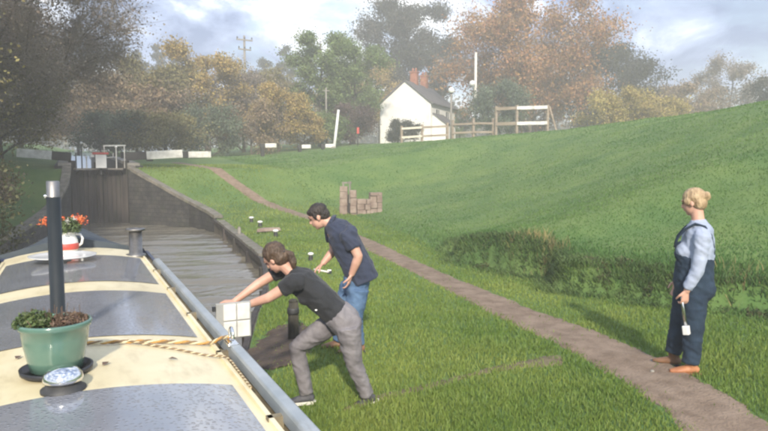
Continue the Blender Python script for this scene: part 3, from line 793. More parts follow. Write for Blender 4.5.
beam((1.9, 27.0, 2.58), (4.0, 26.7, 2.70), .36, 'white-ended balance beam of the nearer right lock gate, long end by the grass')
beam((-.02, 27.0, 2.55), (-1.80, 27.1, 2.70), .36, 'white-ended balance beam reaching left from the lock towards the trees')
r = beam((2.2, 34.6, 2.72), (6.55, 34.2, 2.80), .74, 'white balance beam just right of the nearer beam, its end over grass')
MB().box(1.2, 1.5, -.15, .15, -.6, -.16).build('gate_post', M['black_wood'], r)
for nm, x, y, z, l_ in (('farthest left', 10.6, 39.5, 3.45, 1.0), ('middle', 14.0, 42.4, 3.5, .9), ('right, beside the leaning white post', 16.0, 43.2, 3.6, 1.0)):
    b_ = beam((x, y, z), (x + l_, y - .1, z + .03), .3, 'small far white-ended beam on the hilltop, ' + nm, .24)
    MB().box(.05, .25, -.1, .1, gz(x, y) - z, -.13).build('gate_post', M['black_wood'], b_)

# white notice box with a red cap on the walkway, and the gate railings
root = empty('paddle_gear', (1.0, 26.75, 2.13)); tag(root, 'white boxed paddle gear with red top on the lock gate', 'paddle gear')
MB().box(-.19, .19, -.09, .09, 0, .52).build('housing', M['white'], root, bevel=.015)
MB().box(-.30, .27, -.12, .12, .523, .60).build('cap', M['red'], root, bevel=.015)
MB().bar((-.34, 0, .50), (-.23, 0, .50), .10, .16).build('pinion_cover', M['white'], root, bevel=.01)
MB().tube([(.19, 0, .40), (.42, -.02, .42), (.44, -.02, .58)], .018, 6).build('crank', M['white_worn'], root)
MB().box(-.03, .03, .10, .16, -.25, .9).build('rack_bar', M['iron'], root)
for x, y, zt_, dark, lab in ((.14, 26.88, .62, 1, 'white-capped railing post at the left end of the gate walkway'), (.34, 26.86, .95, 1, 'tall white-capped railing post on the left gate leaf'), (.50, 26.88, .42, 0, 'short white post on the left gate leaf walkway'), (1.55, 26.86, .82, 0, 'white railing post on the right gate leaf')):
    root = empty('railing_post', (x, y, 2.13)); tag(root, lab, 'railing post', 'railing posts on the lock gates')
    MB().lathe([(.025, 0), (.022, zt_)], 8).build('shaft', M['iron'] if dark else M['white_worn'], root)
    MB().ell((0, 0, zt_), .05, .05, .05).build('cap', M['white'], root, True)
root = empty('handrail', (1.35, 26.93, 2.13)); tag(root, 'thin white handrail on the right lock gate', 'handrail')
MB().bar((-.25, 0, .86), (.55, 0, .88), .035, .05).build('rail', M['white_worn'], root)
MB().bar((-.22, 0, 0), (-.22, 0, .84), .035, .035).build('upright', M['white_worn'], root)
MB().bar((.50, 0, 0), (.50, 0, .85), .035, .035).build('upright', M['white_worn'], root)


# ------------------------------------------------------------------ small bank furniture
def bollard(x, y, label, h=.20, r=.055):
    h *= .72; r *= .85
    root = empty('mooring_bollard', (x, y, gz(x, y))); tag(root, label, 'bollard', 'white-topped mooring bollards on the bank')
    MB().lathe([(r * 1.15, -.12), (r * 1.05, .0), (r * .9, h * .55), (r * .85, h * .72)], 14).build('shaft', M['iron'], root, True)
    MB().lathe([(r * .86, h * .722), (r * 1.25, h * .78), (r * 1.35, h * .9), (r * 1.1, h * 1.02), (r * .5, h * 1.08)], 14).build('cap', M['white'], root, True)


bollard(4.95, 19.6, 'white-topped mooring bollard, farthest of the group near the bank edge', .24, .07)
bollard(4.82, 18.1, 'white-topped mooring bollard, middle of the group near the bank edge', .24, .07)
bollard(4.55, 15.6, 'white-topped mooring bollard, nearest of the group near the bank edge', .24, .065)
bollard(4.0, 11.4, 'lone white-topped mooring bollard behind the stooping girl', .20, .05)
root = empty('stone_slab', (4.65, 16.6, gz(4.65, 16.6))); tag(root, 'pinkish broken stone slab lying in the grass by the bollards', 'stone')
MB().add([(-.35, -.1, .03), (.3, -.14, .05), (.36, .12, .03), (-.1, .2, .04), (-.3, .1, .02), (-.33, -.08, .12), (.27, -.12, .14), (.33, .10, .11), (-.1, .17, .13), (-.28, .08, .1)],
         [(4, 3, 2, 1, 0), (5, 6, 7, 8, 9), (0, 1, 6, 5), (1, 2, 7, 6), (2, 3, 8, 7), (3, 4, 9, 8), (4, 0, 5, 9)]).build('slab', M['stone_pink'], root, bevel=.015)
root = empty('mooring_post', (2.03, 6.35, gz(2.03, 6.35))); tag(root, 'stout dark timber mooring post in the mud behind the girl', 'mooring post')
MB().tube([(0, 0, -.3), (0, 0, .30), (.005, 0, .40)], [.062, .056, .05], 12).build('shaft', M['old_post'], root, True)
MB().lathe([(.062, .27), (.064, .29), (.064, .32), (.06, .335)], 14).build('iron_band', M['iron'], root, True)
MB().lathe([(.051, .40), (.042, .42), (.02, .428)], 12).build('cap', M['old_post'], root, True)
root = empty('edge_stake', (3.95, 17.0, gz(4.0, 17.0))); tag(root, 'slim grey stake at the water edge short of the wing wall', 'stake')
MB().tube([(0, 0, -.9), (.01, 0, .22)], [.055, .045], 8).build('shaft', M['wood_grey'], root, True)
MB().tube([(.01, 0, .22), (.012, 0, .25)], [.045, .02], 8).build('tip', M['wood_grey'], root, True)

# ruined stone sluice at the foot of the hillside
def stones(root, x0, x1, y0, y1, z1, cw, chh, m, z0=-.25):
    z = z0
    row = 0
    while z < z1 - .03:
        hh = min(chh * random.uniform(.85, 1.15), z1 - z); x = x0
        while x < x1 - .04:
            w = min(cw * random.uniform(.7, 1.2), x1 - x)
            if x1 - (x + w) < .1: w = x1 - x
            jj = lambda: random.uniform(-.035, .035)
            MB().box(x + .003, x + w - .003, y0 + jj(), y1 + jj(), z + .003, z + hh - .002, Matrix.Translation((x, 0, z)) @ Matrix.Rotation(random.uniform(-.05, .05), 4, 'Y') @ Matrix.Translation((-x, 0, -z))).build('stone', m, root, bevel=.02)
            x += w
        z += hh; row += 1


SX, SY = 8.75, 20.9
root = empty('stone_sluice', (SX, SY, gz(SX, SY) + .0), -YAW); tag(root, 'ruined pinkish stone sluice pillars at the foot of the hillside', 'sluice')
stones(root, -.30, -.02, -.15, .15, 1.0, .30, .26, M['stone_pink'])
stones(root, .07, .30, -.15, .15, .86, .26, .27, M['stone_pink'])
MB().box(.03, .09, -.05, .05, .4, 1.18).build('rack_post', M['wood_grey'], root, bevel=.008)
MB().box(-.2, -.14, -.05, .05, .4, 1.14).build('rack_post', M['wood_grey'], root, bevel=.008)
MB().bar((-.22, 0, 1.12), (.12, 0, 1.12), .06, .06).build('rack_head', M['wood_grey'], root)
MB().box(-.05, .07, .02, .06, -.2, .7).build('paddle_board', M['gate_wood'], root)
r2_ = empty('stone_wall', (SX + .53, SY - .05, gz(SX + .53, SY) - .05), -YAW + .3); tag(r2_, 'low broken stone wall running up the slope from the sluice', 'wall')
stones(r2_, -.22, .25, -.14, .14, .58, .30, .21, M['stone_pink'])
stones(r2_, .26, .70, -.14, .14, .80, .26, .22, M['stone_pink'], .0)


# ------------------------------------------------------------------ trees
def gen_tree(seed, h, w, base, n_leaf, leaf, shape='round', limbs=14, bare=0.0, trunk_r=None, sub=5, ter=4):
    """returns trunk mesh builder, twig quads, leaf quads (numpy); origin at the foot"""
    rs = random.Random(seed); rn = np.random.default_rng(seed)
    tr = trunk_r or h * 0.018
    mb = MB()
    rad = w / 2

    def env(t):
        t = min(max(t, 0), 1)
        if shape == 'cone': return rad * (1 - t) ** .85 + .05
        if shape == 'column': return rad * (1 - abs(2 * t - 1) ** 3) ** .5 + .05
        if shape == 'broad': return rad * max(0.05, (1 - (abs(t - .42) / .60) ** 2.4)) ** .55
        return rad * max(0.03, (1 - (abs(t - .45) / .56) ** 2.2)) ** .5
    tp = []
    wx = wy = 0
    for k in range(8):
        t = k / 7; wx += rs.uniform(-.02, .02) * h; wy += rs.uniform(-.02, .02) * h
        tp.append(Vector((wx * t, wy * t, h * .86 * t - .3 * (k == 0))))
    mb.tube(tp, [tr * (1.25 if k == 0 else 1) * (1 - .88 * k / 7) + .012 for k in range(8)], 7)
    tips = []; twig = []
    for q in range(limbs):
        t0 = min(base / h + (1.0 - base / h) * (q + rs.random() * .8) / (limbs - .6), .995)
        z0 = t0 * h * .86
        k = min(int(t0 * 7), 6); fr = t0 * 7 - k; p0 = tp[k].lerp(tp[k + 1], fr)
        az = q * 2.399 + rs.uniform(-.5, .5)
        rise = rs.uniform(.10, .30) * h * (1 - t0) if shape != 'cone' else rs.uniform(-.06, .02) * h
        tt = (z0 + rise - base) / max(h - base, .1)
        ln = env(tt) * rs.uniform(.72, 1.08)
        tip = Vector((p0.x + math.cos(az) * ln, p0.y + math.sin(az) * ln, z0 + rise))
        mid = p0.lerp(tip, .5) + Vector((rs.uniform(-.06, .06) * ln, rs.uniform(-.06, .06) * ln, rs.uniform(0, .14) * ln))
        r0 = tr * (1 - t0) * .55 + .015
        mb.tube([p0, mid, tip], [r0, r0 * .6, .012], 5, cap=False)
        for s in range(sub):
            u = rs.uniform(.3, 1.0); b0 = (p0.lerp(mid, u * 2) if u < .5 else mid.lerp(tip, u * 2 - 1))
            d = (tip - p0).normalized() + Vector((rs.gauss(0, .6), rs.gauss(0, .6), rs.gauss(.25, .45))); d.normalize()
            l2 = max(ln, .6) * rs.uniform(.25, .5); e2 = b0 + d * l2
            mb.tube([b0, b0.lerp(e2, .5) + Vector((0, 0, .05 * l2)), e2], [r0 * .38, r0 * .25, .006], 4, cap=False)
            for v in range(ter):
                c0 = b0.lerp(e2, rs.uniform(.25, 1)); d3 = d + Vector((rs.gauss(0, .7), rs.gauss(0, .7), rs.gauss(.15, .6))); d3.normalize()
                e3 = c0 + d3 * l2 * rs.uniform(.35, .75)
                twig.append((c0, e3)); tips.append((c0, e3))
    A = np.array([[*a, *b] for a, b in tips])
    tw = []
    if len(A):
        # fine twigs: every tertiary shoot plus extra ones for bare crowns
        def sticks(P0, P1, wd):
            dd = P1 - P0; sdv = np.cross(dd, rn.normal(size=dd.shape)); sdv /= np.linalg.norm(sdv, axis=1)[:, None] + 1e-9
            wv = sdv * np.asarray(wd)[:, None] / 2
            return np.stack([P0 - wv, P0 + wv, P1 + wv * .4, P1 - wv * .4], 1)
        tw.append(sticks(A[:, :3], A[:, 3:], np.full(len(A), (.018 + .0012 * h) * (.45 if leaf < .15 else 1))))
        if bare > 0:
            m_ = int(bare)
            idx = rn.integers(0, len(A), m_); u = rn.uniform(.1, 1, m_)[:, None]
            P0 = A[idx, :3] * (1 - u) + A[idx, 3:] * u
            dd = A[idx, 3:] - A[idx, :3]; ln = np.linalg.norm(dd, axis=1)[:, None]
            P1 = P0 + dd * .5 + rn.normal(size=(m_, 3)) * ln * .35
            tw.append(sticks(P0, P1, rn.uniform(.010, .022, m_) * (1 + h * .02) * (.55 if leaf < .15 else 1)))
    tw = np.concatenate(tw) if tw else np.zeros((0, 4, 3))
    lf = np.zeros((0, 4, 3))
    if n_leaf:
        idx = rn.integers(0, len(A), n_leaf)
        # some shoots carry many leaves, some few: gives clumps and gaps
        wgt = rn.gamma(1.8, 1, len(A)); idx = rn.choice(len(A), n_leaf, p=wgt / wgt.sum())
        u = rn.uniform(0, 1.1, n_leaf)[:, None]
        C_ = A[idx, :3] * (1 - u) + A[idx, 3:] * u
        sg = np.linalg.norm(A[idx, 3:] - A[idx, :3], axis=1)[:, None] * .46 + leaf * .8
        C_ = C_ + rn.normal(size=(n_leaf, 3)) * sg * np.array([1, 1, .8])
        C_[:, 2] = np.maximum(C_[:, 2], .05)
        lf = quads(C_, leaf * rn.uniform(.55, 1.35, n_leaf), .3, .7)
    return mb, tw, lf


def q_mesh(name, Q):
    V = Q.reshape(-1, 3); return mesh_np(name, V, np.arange(len(V)).reshape(-1, 4))


def tree(name, label, x, y, top, w, leafmat, seed, base=.3, n_leaf=6000, leaf=.22, shape='round', cat='tree', bare=0, limbs=14, z=None, group=None, trunk_r=None, sub=5, ter=4):
    z0 = z if z is not None else (gz(x, y) if x > edge_x(y) else float(ground_left(x, y)))
    h = top - z0; n_leaf = int(n_leaf * 2.4); leaf *= .76
    root = empty(name, (x, y, z0), random.uniform(0, 6)); tag(root, label, cat, group)
    mb, tw, lf = gen_tree(seed, h, w, base * h, n_leaf, leaf, shape, limbs, bare, trunk_r, sub, ter)
    mb.build('trunk', M['bark'], root, True)
    if len(tw): tag(link('twigs', q_mesh('twigs', tw), M['twig'], root), kind='stuff')
    if len(lf): tag(link('crown', q_mesh('crown', lf), LEAF[leafmat], root), kind='stuff')
    return root


GB = 'trees beyond the lock and house'
# left of the canal
tree('bare_tree', 'tall bare grey-brown tree overhanging the lock on the left', -3.6, 22.5, 14.5, 10.5, 'grey', 21, .30, 20000, .12, 'broad', bare=42000, limbs=24, sub=6, ter=5)
tree('bare_tree', 'second tall bare tree behind the left lock beam', -2.8, 31.0, 14.5, 9.0, 'grey', 22, .08, 16000, .13, 'broad', bare=34000, limbs=22, sub=6, ter=5)
tree('bare_tree', 'bare twiggy tree at the very left edge of the picture', -6.2, 18.5, 13.0, 9.0, 'olive', 23, .08, 22000, .12, 'broad', bare=22000, limbs=22, sub=6, ter=5)
tree('olive_tree', 'bushy olive-green tree at the left edge above the boat', -4.4, 15.2, 6.6, 4.6, 'olive', 24, .06, 24000, .11, 'broad', limbs=22, sub=6)
tree('bank_shrub', 'low dark shrub hanging over the water left of the boat bow', -2.5, 12.6, 2.9, 2.8, 'ivy', 25, .03, 9000, .085, 'round', 'shrub', limbs=18)
tree('bank_shrub', 'brownish shrub on the bank between the boat and the lock', -2.8, 18.2, 2.2, 2.2, 'brown', 26, .03, 7000, .09, 'round', 'shrub', bare=2500, limbs=18)
tree('bank_shrub', 'olive shrub just left of the lock gate', -2.5, 22.6, 2.2, 1.8, 'olive', 27, .03, 6000, .09, 'round', 'shrub', limbs=16)
tree('bank_shrub', 'leafy shrub beside the boat at the left edge', -3.0, 9.6, 2.9, 2.6, 'ivy', 28, .03, 8000, .085, 'round', 'shrub', limbs=18)
for x, y, tp_, w, lm, sd_, lab in ((-5.6, 25.8, 8.5, 6.4, 'grey', 91, 'dense brown thicket under the bare trees left of the lock'), (-2.8, 31.0, 7.5, 5.0, 'olive', 92, 'olive thicket behind the left balance beam'),
                                   (-6.0, 20.5, 7.2, 5.6, 'olive', 93, 'olive thicket at the left edge below the bare trees'), (-3.2, 36, 10.5, 7, 'grey', 94, 'grey-brown thicket beyond the left side of the lock')):
    tree('thicket_tree', lab, x, y, tp_, w, lm, sd_, .03, 12000, .13, 'broad', bare=16000, limbs=24, sub=6, ter=5)
# row behind the lock
tree('brown_tree', 'brown-olive tree straight behind the lock gate', 2.9, 50, 8.6, 6.6, 'brown', 31, .04, 11000, .22, 'round', group=GB, bare=3000)
tree('olive_tree', 'olive tree right of the brown tree behind the lock', 6.6, 52.6, 10.6, 5.6, 'olive', 32, .04, 12000, .22, group=GB, bare=1500)
tree('golden_tree', 'tall golden-leaved tree left of the utility pole', 9.9, 53.2, 12.0, 6.0, 'gold', 33, .05, 11000, .22, group=GB, bare=1500)
tree('bare_tree', 'grey-brown half-bare tree right below the utility pole', 13.6, 56, 10.8, 6.2, 'grey', 34, .04, 10000, .22, group=GB, bare=5000)
tree('orange_tree', 'small orange-brown tree left of the green poplars', 14.1, 47.2, 8.4, 3.8, 'gold', 35, .06, 8000, .19, group=GB)
tree('poplar_tree', 'green poplar, the left one of the pair', 19.6, 53.0, 14.2, 4.8, 'green', 36, .08, 13000, .22, 'column', group=GB, limbs=18)
tree('poplar_tree', 'green poplar, the right one of the pair', 23.2, 54.2, 13.9, 5.0, 'green', 37, .08, 13000, .22, 'column', group=GB, limbs=18)
tree('purple_bush', 'dark purplish bush between the poplars and the white house', 20.9, 49.4, 7.3, 3.4, 'purple', 38, .03, 6000, .18, 'broad', 'bush', bare=2500)
tree('yellowing_tree', 'yellow-brown tree rising behind the left of the white house', 34.0, 71, 15.3, 6.5, 'gold', 39, .1, 6000, .28, group=GB)
tree('dark_tree', 'very tall dark tree behind the white house', 41.0, 76, 25.0, 12.0, 'dark', 40, .10, 26000, .34, 'round', group=GB, bare=6000, limbs=22)
tree('beech_tree', 'broad orange-brown beech tree right of the white house', 42.4, 53.1, 19.9, 13.6, 'orange', 41, .06, 26000, .30, 'broad', group=GB, bare=9000, limbs=28, sub=6)
tree('teal_bush', 'dark green bush in front of the orange beech', 33.8, 46.3, 9.8, 4.6, 'teal', 42, .04, 7000, .2, 'round', 'bush', limbs=18)
tree('dark_tree', 'dark evergreen tree right of the orange beech', 56.2, 55.8, 16.9, 9.5, 'dark', 43, .04, 20000, .30, 'round', group=GB, limbs=22)
tree('yellow_bush', 'yellow bush below the dark evergreen, left one', 41.5, 40.4, 8.8, 5.0, 'yellow', 44, .05, 6000, .2, 'broad', 'bush')
tree('yellow_bush', 'yellow bush below the dark evergreen, right one', 45.8, 40.6, 8.4, 4.6, 'yellow', 45, .05, 6000, .2, 'broad', 'bush')
tree('brown_tree', 'low brown tree on the skyline right of the yellow bushes', 61.6, 50.5, 11.6, 7.5, 'brown', 46, .04, 10000, .26, 'broad', group=GB, bare=4000)
tree('bare_tree', 'grey bare tree on the skyline near the right edge', 73.6, 53.6, 15.8, 9.0, 'grey', 47, .04, 7000, .26, 'broad', group=GB, bare=12000)
tree('dark_tree', 'dark green tree cut by the right edge of the picture', 60.5, 38.5, 11.9, 5.6, 'dark', 48, .05, 7000, .22, group=GB)
tree('brown_tree', 'brown tree on the hill past the right edge', 72, 38, 12.0, 7.0, 'brown', 49, .05, 5000, .26, 'broad', group=GB, bare=3000)
for x, y, tp_, w, lm, sd_, lab in ((-3.5, 58, 11.5, 8.0, 'brown', 71, 'brown tree closing the view beyond the left lock beam'), (0.6, 66, 11.0, 8.0, 'olive', 72, 'olive tree closing the canal beyond the lock gates'),
                                   (4.9, 57, 10.0, 6.0, 'gold', 73, 'golden-brown tree between the brown and olive trees behind the lock'), (16.5, 60, 11.6, 6.5, 'olive', 74, 'olive tree behind the orange-gold tree left of the poplars'),
                                   (26.5, 66, 13.0, 6.5, 'gold', 75, 'golden tree between the poplars and the house'), (50, 62, 14.5, 8, 'orange', 76, 'orange tree between the beech and the dark evergreen'),
                                   (-8, 40, 14, 9, 'grey', 77, 'grey tree behind the bare trees on the left')):
    tree('autumn_tree', lab, x, y, tp_, w, lm, sd_, .05, 9000, .24, 'broad', group=GB, bare=3000)
for k, (x, y, tp_, w) in enumerate(((10.8, 108.7, 22.0, 5.2), (13.0, 109.6, 23.4, 5.0), (15.2, 106.1, 22.6, 5.6), (31.6, 100.7, 23.2, 5.4), (28.8, 104.1, 21.4, 4.4))):
    tree('conifer_tree', 'small dark conifer on the skyline, ' + ['leftmost of three near the bare tree', 'middle of three near the bare tree', 'right of three near the bare tree', 'left of the poplars', 'just right of the utility pole'][k],
         x, y, tp_, w, 'dark', 60 + k, .1, 3500, .4, 'cone', group='dark conifers on the skyline', limbs=26, sub=4, ter=3)
for k, (x, y, tp_, w, lm, lab) in enumerate(((2.4, 43.4, 5.6, 3.6, 'teal', 'dull green hedge shrub behind the lock gates'), (5.3, 42.2, 5.4, 3.8, 'olive', 'olive hedge shrub behind the right balance beam'),
                                             (8.6, 45, 6.2, 4.0, 'teal', 'dull green hedge shrub behind the second white beam'), (11.7, 46, 6.6, 4.0, 'brown', 'brown hedge shrub left of the orange tree'),
                                             (16.4, 48, 6.4, 3.4, 'gold', 'golden hedge shrub right of the orange tree'), (19.0, 48.6, 6.3, 3.2, 'green', 'green hedge shrub behind the leaning white post'),
                                             (27.6, 52.8, 6.3, 2.6, 'dark', 'dark shrub against the white gable'), (38.4, 60, 9.2, 4.0, 'green', 'green shrub at the right end of the house'))):
    tree('hedge_shrub', lab, x, y, tp_, w, lm, 80 + k, .03, 4500, .17, 'broad', 'shrub', group='shrubs around the lock and house', bare=800)

# the wood far behind, one mass
Q = []
for be in np.arange(-14, 82, 1.15):
    for dd, hh in ((150, 13), (185, 17)):
        a_ = R(be + random.uniform(-.5, .5)); cx_, cy_ = dd * math.sin(a_), dd * math.cos(a_)
        hh2 = hh * random.uniform(.65, 1.1) * (0.75 if be > 33 else 1); n = 420
        p = RNG.normal(size=(n, 3)); p /= np.linalg.norm(p, axis=1)[:, None]
        p *= (RNG.uniform(.25, 1, n) ** .5)[:, None] * np.array([4.2, 4.2, hh2 * .5]) * (1 + .2 * np.sin(9 * p[:, :1]))
        Q.append(quads(p + np.array([cx_, cy_, 5 + hh2 * .48]), RNG.uniform(.5, 1.3, n), .2, .7))
o = link('far_wood', q_mesh('far_wood', np.concatenate(Q)), LEAF['wood']); tag(o, 'distant brown autumn wood behind everything', 'wood', kind='stuff')

# ------------------------------------------------------------------ house
HX, HY = 29.4, 55.8
root = empty('white_house', (HX, HY, 4.2), -YAW - R(23)); tag(root, 'white rendered cottage with grey slate roof beyond the hill', 'house')
W_, L_, EH, RH = 5.3, 8.0, 4.0, 6.15          # gable width, length, eaves and ridge height; the gable faces the viewer
x0, x1 = -W_ / 2, W_ / 2
vs = [(x0, 0, -1), (x1, 0, -1), (x1, 0, EH), (0, 0, RH), (x0, 0, EH), (x0, L_, -1), (x1, L_, -1), (x1, L_, EH), (0, L_, RH), (x0, L_, EH)]
MB().add(vs, [(0, 1, 2, 3, 4), (9, 8, 7, 6, 5), (1, 6, 7, 2), (5, 0, 4, 9), (2, 7, 8, 3), (4, 3, 8, 9)]).build('wall', M['house_white'], root)
rf = None
for s in (-1, 1):
    a = Vector((s * (W_ / 2 + .22), 0, EH - .16)); b = Vector((0, 0, RH + .03))
    d = (b - a); nrm = Vector((-d.z * s, 0, d.x * s)) if s > 0 else Vector((-d.z, 0, d.x))
    nrm = Vector((s * d.z, 0, abs(d.x))).normalized() * .14
    vs = [Vector((p.x, y, p.z)) + o_ for y in (-.18, L_ + .18) for p, o_ in ((a, nrm * .15), (b, nrm * .15), (b, nrm), (a, nrm))]
    rf = MB().add(vs, [(0, 1, 2, 3), (7, 6, 5, 4), (0, 4, 5, 1), (1, 5, 6, 2), (2, 6, 7, 3), (3, 7, 4, 0)]).build('roof', M['slate'], root)
for yc in (2.6, 5.6):
    c = MB().box(-.35, .35, yc - .3, yc + .3, RH - .5, RH + 1.15).build('chimney', M['brick'], root, bevel=.02)
    MB().box(-.42, .42, yc - .37, yc + .37, RH + 1.152, RH + 1.28).build('chimney_cap', M['brick'], c)
    for q in (-.16, .16): MB().lathe([(.11, RH + 1.282), (.09, RH + 1.62)], 10, (q, yc, 0)).build('chimney_pot', M['brick'], c, True)
for y_, z_ in ((2.0, 2.5), (5.2, 2.5), (3.4, .7)):
    w_ = MB().box(x1 + .004, x1 + .05, y_ - .42, y_ + .42, z_, z_ + 1.0).build('window', M['glass_dark'], root)
    MB().box(x1 + .052, x1 + .075, y_ - .03, y_ + .03, z_, z_ + 1.0).build('glazing_bar', M['white'], w_)
    MB().box(x1 + .004, x1 + .12, y_ - .5, y_ + .5, z_ - .08, z_ - .003).build('sill', M['stone_pale'], w_)
# lean-to at the right
vs = [(x1 + .003, .6, -1), (x1 + 1.5, .6, -1), (x1 + 1.35, .6, 2.0), (x1 + .003, .6, 3.0), (x1 + .003, 3.6, -1), (x1 + 1.5, 3.6, -1), (x1 + 1.35, 3.6, 2.0), (x1 + .003, 3.6, 3.0)]
MB().add(vs, [(0, 1, 2, 3), (7, 6, 5, 4), (1, 5, 6, 2), (2, 6, 7, 3)]).build('lean_to', M['house_white'], root)
MB().bar((x1 + .02, 2.1, 3.06), (x1 + 1.5, 2.1, 1.98), 3.3, .09).build('lean_to_roof', M['slate'], root)


# ------------------------------------------------------------------ poles, posts, fences on the hill
def fence(name, pts, rails, label, post_m, rail_m, ph=1.15, pr=.07, rail_h=.13):
    base = Vector((pts[0][0], pts[0][1], gz(*pts[0])))
    root = empty(name, base); tag(root, label, 'fence')
    P_ = [Vector((x, y, gz(x, y))) for x, y in pts]
    for k, p in enumerate(P_):
        q = p - base
        MB().box(q.x - pr, q.x + pr, q.y - pr, q.y + pr, q.z - .4, q.z + ph + random.uniform(-.05, .06)).build('post', post_m, root, bevel=.012)
    for k in range(len(P_) - 1):
        a, b = P_[k] - base, P_[k + 1] - base; d = (b - a).normalized(); nn = Vector((d.y, -d.x, 0)).normalized() * (pr + .03)
        for rz_ in rails:
            MB().bar(a + nn + Vector((0, 0, rz_)) + d * .0, b + nn + Vector((0, 0, rz_)) - d * .012, .05, rail_h).build('rail', rail_m[k % len(rail_m)], root, bevel=.008)
    return root


fence('rail_fence', [(19.45, 37.4), (20.7, 36.9), (22.2, 36.2)], (.35, .92), 'pale two-rail fence in front of the house gable', M['wood_brown'], [M['wood_pale'], M['wood_brown']])
fence('rail_fence', [(22.5, 36.0), (23.3, 34.8), (24.2, 33.9)], (.45, 1.0), 'brown two-rail fence climbing the hilltop right of the house', M['wood_brown'], [M['wood_brown'], M['wood_brown']], ph=1.3)
r_ = fence('rail_fence', [(24.2, 33.6), (24.9, 32.4), (26.3, 31.2)], (.95, 1.90), 'tall bright white two-rail barrier at the top of the hill', M['wood_brown'], [M['wood_brown'], M['white_worn']], ph=2.05, rail_h=.2)
q = Vector((26.3, 31.2, gz(26.3, 31.2))) - r_.location
MB().bar(q + Vector((.06, -.1, 1.95)), q + Vector((.55, -.45, -.1)), .09, .09).build('brace', M['wood_brown'], r_)


def pole(name, x, y, top, r, m, label, cat, z0=None, lean=(0, 0)):
    z = gz(x, y) if z0 is None else z0
    root = empty(name, (x, y, z)); tag(root, label, cat)
    MB().tube([(0, 0, -.5), (lean[0], lean[1], top - z)], [r * 1.15, r * .85], 10).build('shaft', m, root, True)
    return root, top - z


p_, h_ = pole('utility_pole', 18.7, 76, 17.4, .15, M['wood_grey'], 'wooden utility pole with crossarms above the tree line', 'utility pole')
for z_, w_ in ((h_ - .5, 1.9), (h_ - 1.6, 1.5)):
    c_ = MB().bar((-w_ / 2, -.12, z_), (w_ / 2, -.12, z_ - .05), .14, .16).build('crossarm', M['wood_grey'], p_)
    for q in (-.45, 0, .45): MB().lathe([(.06, z_ + .09), (.10, z_ + .2), (.05, z_ + .34)], 8, (q * w_, -.12, 0)).build('insulator', M['iron'], c_, True)
p_, h_ = pole('lamp_pole', 33.2, 49.3, 12.4, .13, M['concrete_pole'], 'tall pale pole in front of the orange beech', 'pole')
MB().ell((-.42, -.1, h_ - 2.8), .27, .27, .27).build('globe_lamp', M['white'], p_, True)
MB().bar((-.42, -.1, h_ - 2.75), (0, 0, h_ - 2.7), .07, .07).build('bracket', M['iron'], p_)
p_, h_ = pole('street_lamp', 26.9, 43.3, 7.9, .075, M['wood_grey'], 'slim lamp post with white globe in front of the house', 'street lamp')
MB().ell((0, 0, h_ + .18), .24, .24, .24).build('globe', M['white'], p_, True)
MB().lathe([(.10, h_ - .08), (.14, h_ - .02)], 10).build('collar', M['iron'], p_)
p_, h_ = pole('leaning_post', 16.9, 43.1, 6.2, .10, M['white'], 'white post leaning slightly right on the hilltop', 'post', lean=(.42, 0))
MB().lathe([(.2, -.02), (.2, .12)], 10).build('base', M['stone_pale'], p_)
p_, h_ = pole('sign_post', 18.6, 42.6, 5.0, .035, M['iron'], 'small red sign on a thin post near the leaning white post', 'sign')
MB().box(-.09, .09, -.06, -.036, h_ - .5, h_ - .05).build('sign_board', M['red'], p_, bevel=.01)
p_, h_ = pole('stay_pole', 19.0, 50.0, 8.6, .07, M['wood_grey'], 'thin grey pole rising in front of the green poplars', 'pole')
MB().bar((-.3, 0, h_ - .25), (.3, 0, h_ - .25), .06, .08).build('crossarm', M['wood_grey'], p_)

# ------------------------------------------------------------------ the boat
boat = empty('narrowboat', (0, 0, 0)); tag(boat, 'narrowboat with wet dark blue and cream roof in the foreground', 'boat')
RY0, RY1 = 0.95, 7.25


def roof_z(x): return 1.405 - 0.085 * (abs(x) / .66) ** 2


def roof_sheet(y0, y1, lift, hw=.60, n=18):
    mb = MB()
    for k in range(n):
        a, b = -hw + 2 * hw * k / n, -hw + 2 * hw * (k + 1) / n
        mb.add([(a, y0, roof_z(a) + lift), (b, y0, roof_z(b) + lift), (b, y1, roof_z(b) + lift), (a, y1, roof_z(a) + lift)], [(0, 1, 2, 3)])
    return mb


def weld(o):
    bm = bmesh.new(); bm.from_mesh(o.data); bmesh.ops.remove_doubles(bm, verts=bm.verts, dist=1e-4); bm.to_mesh(o.data); bm.free(); return o


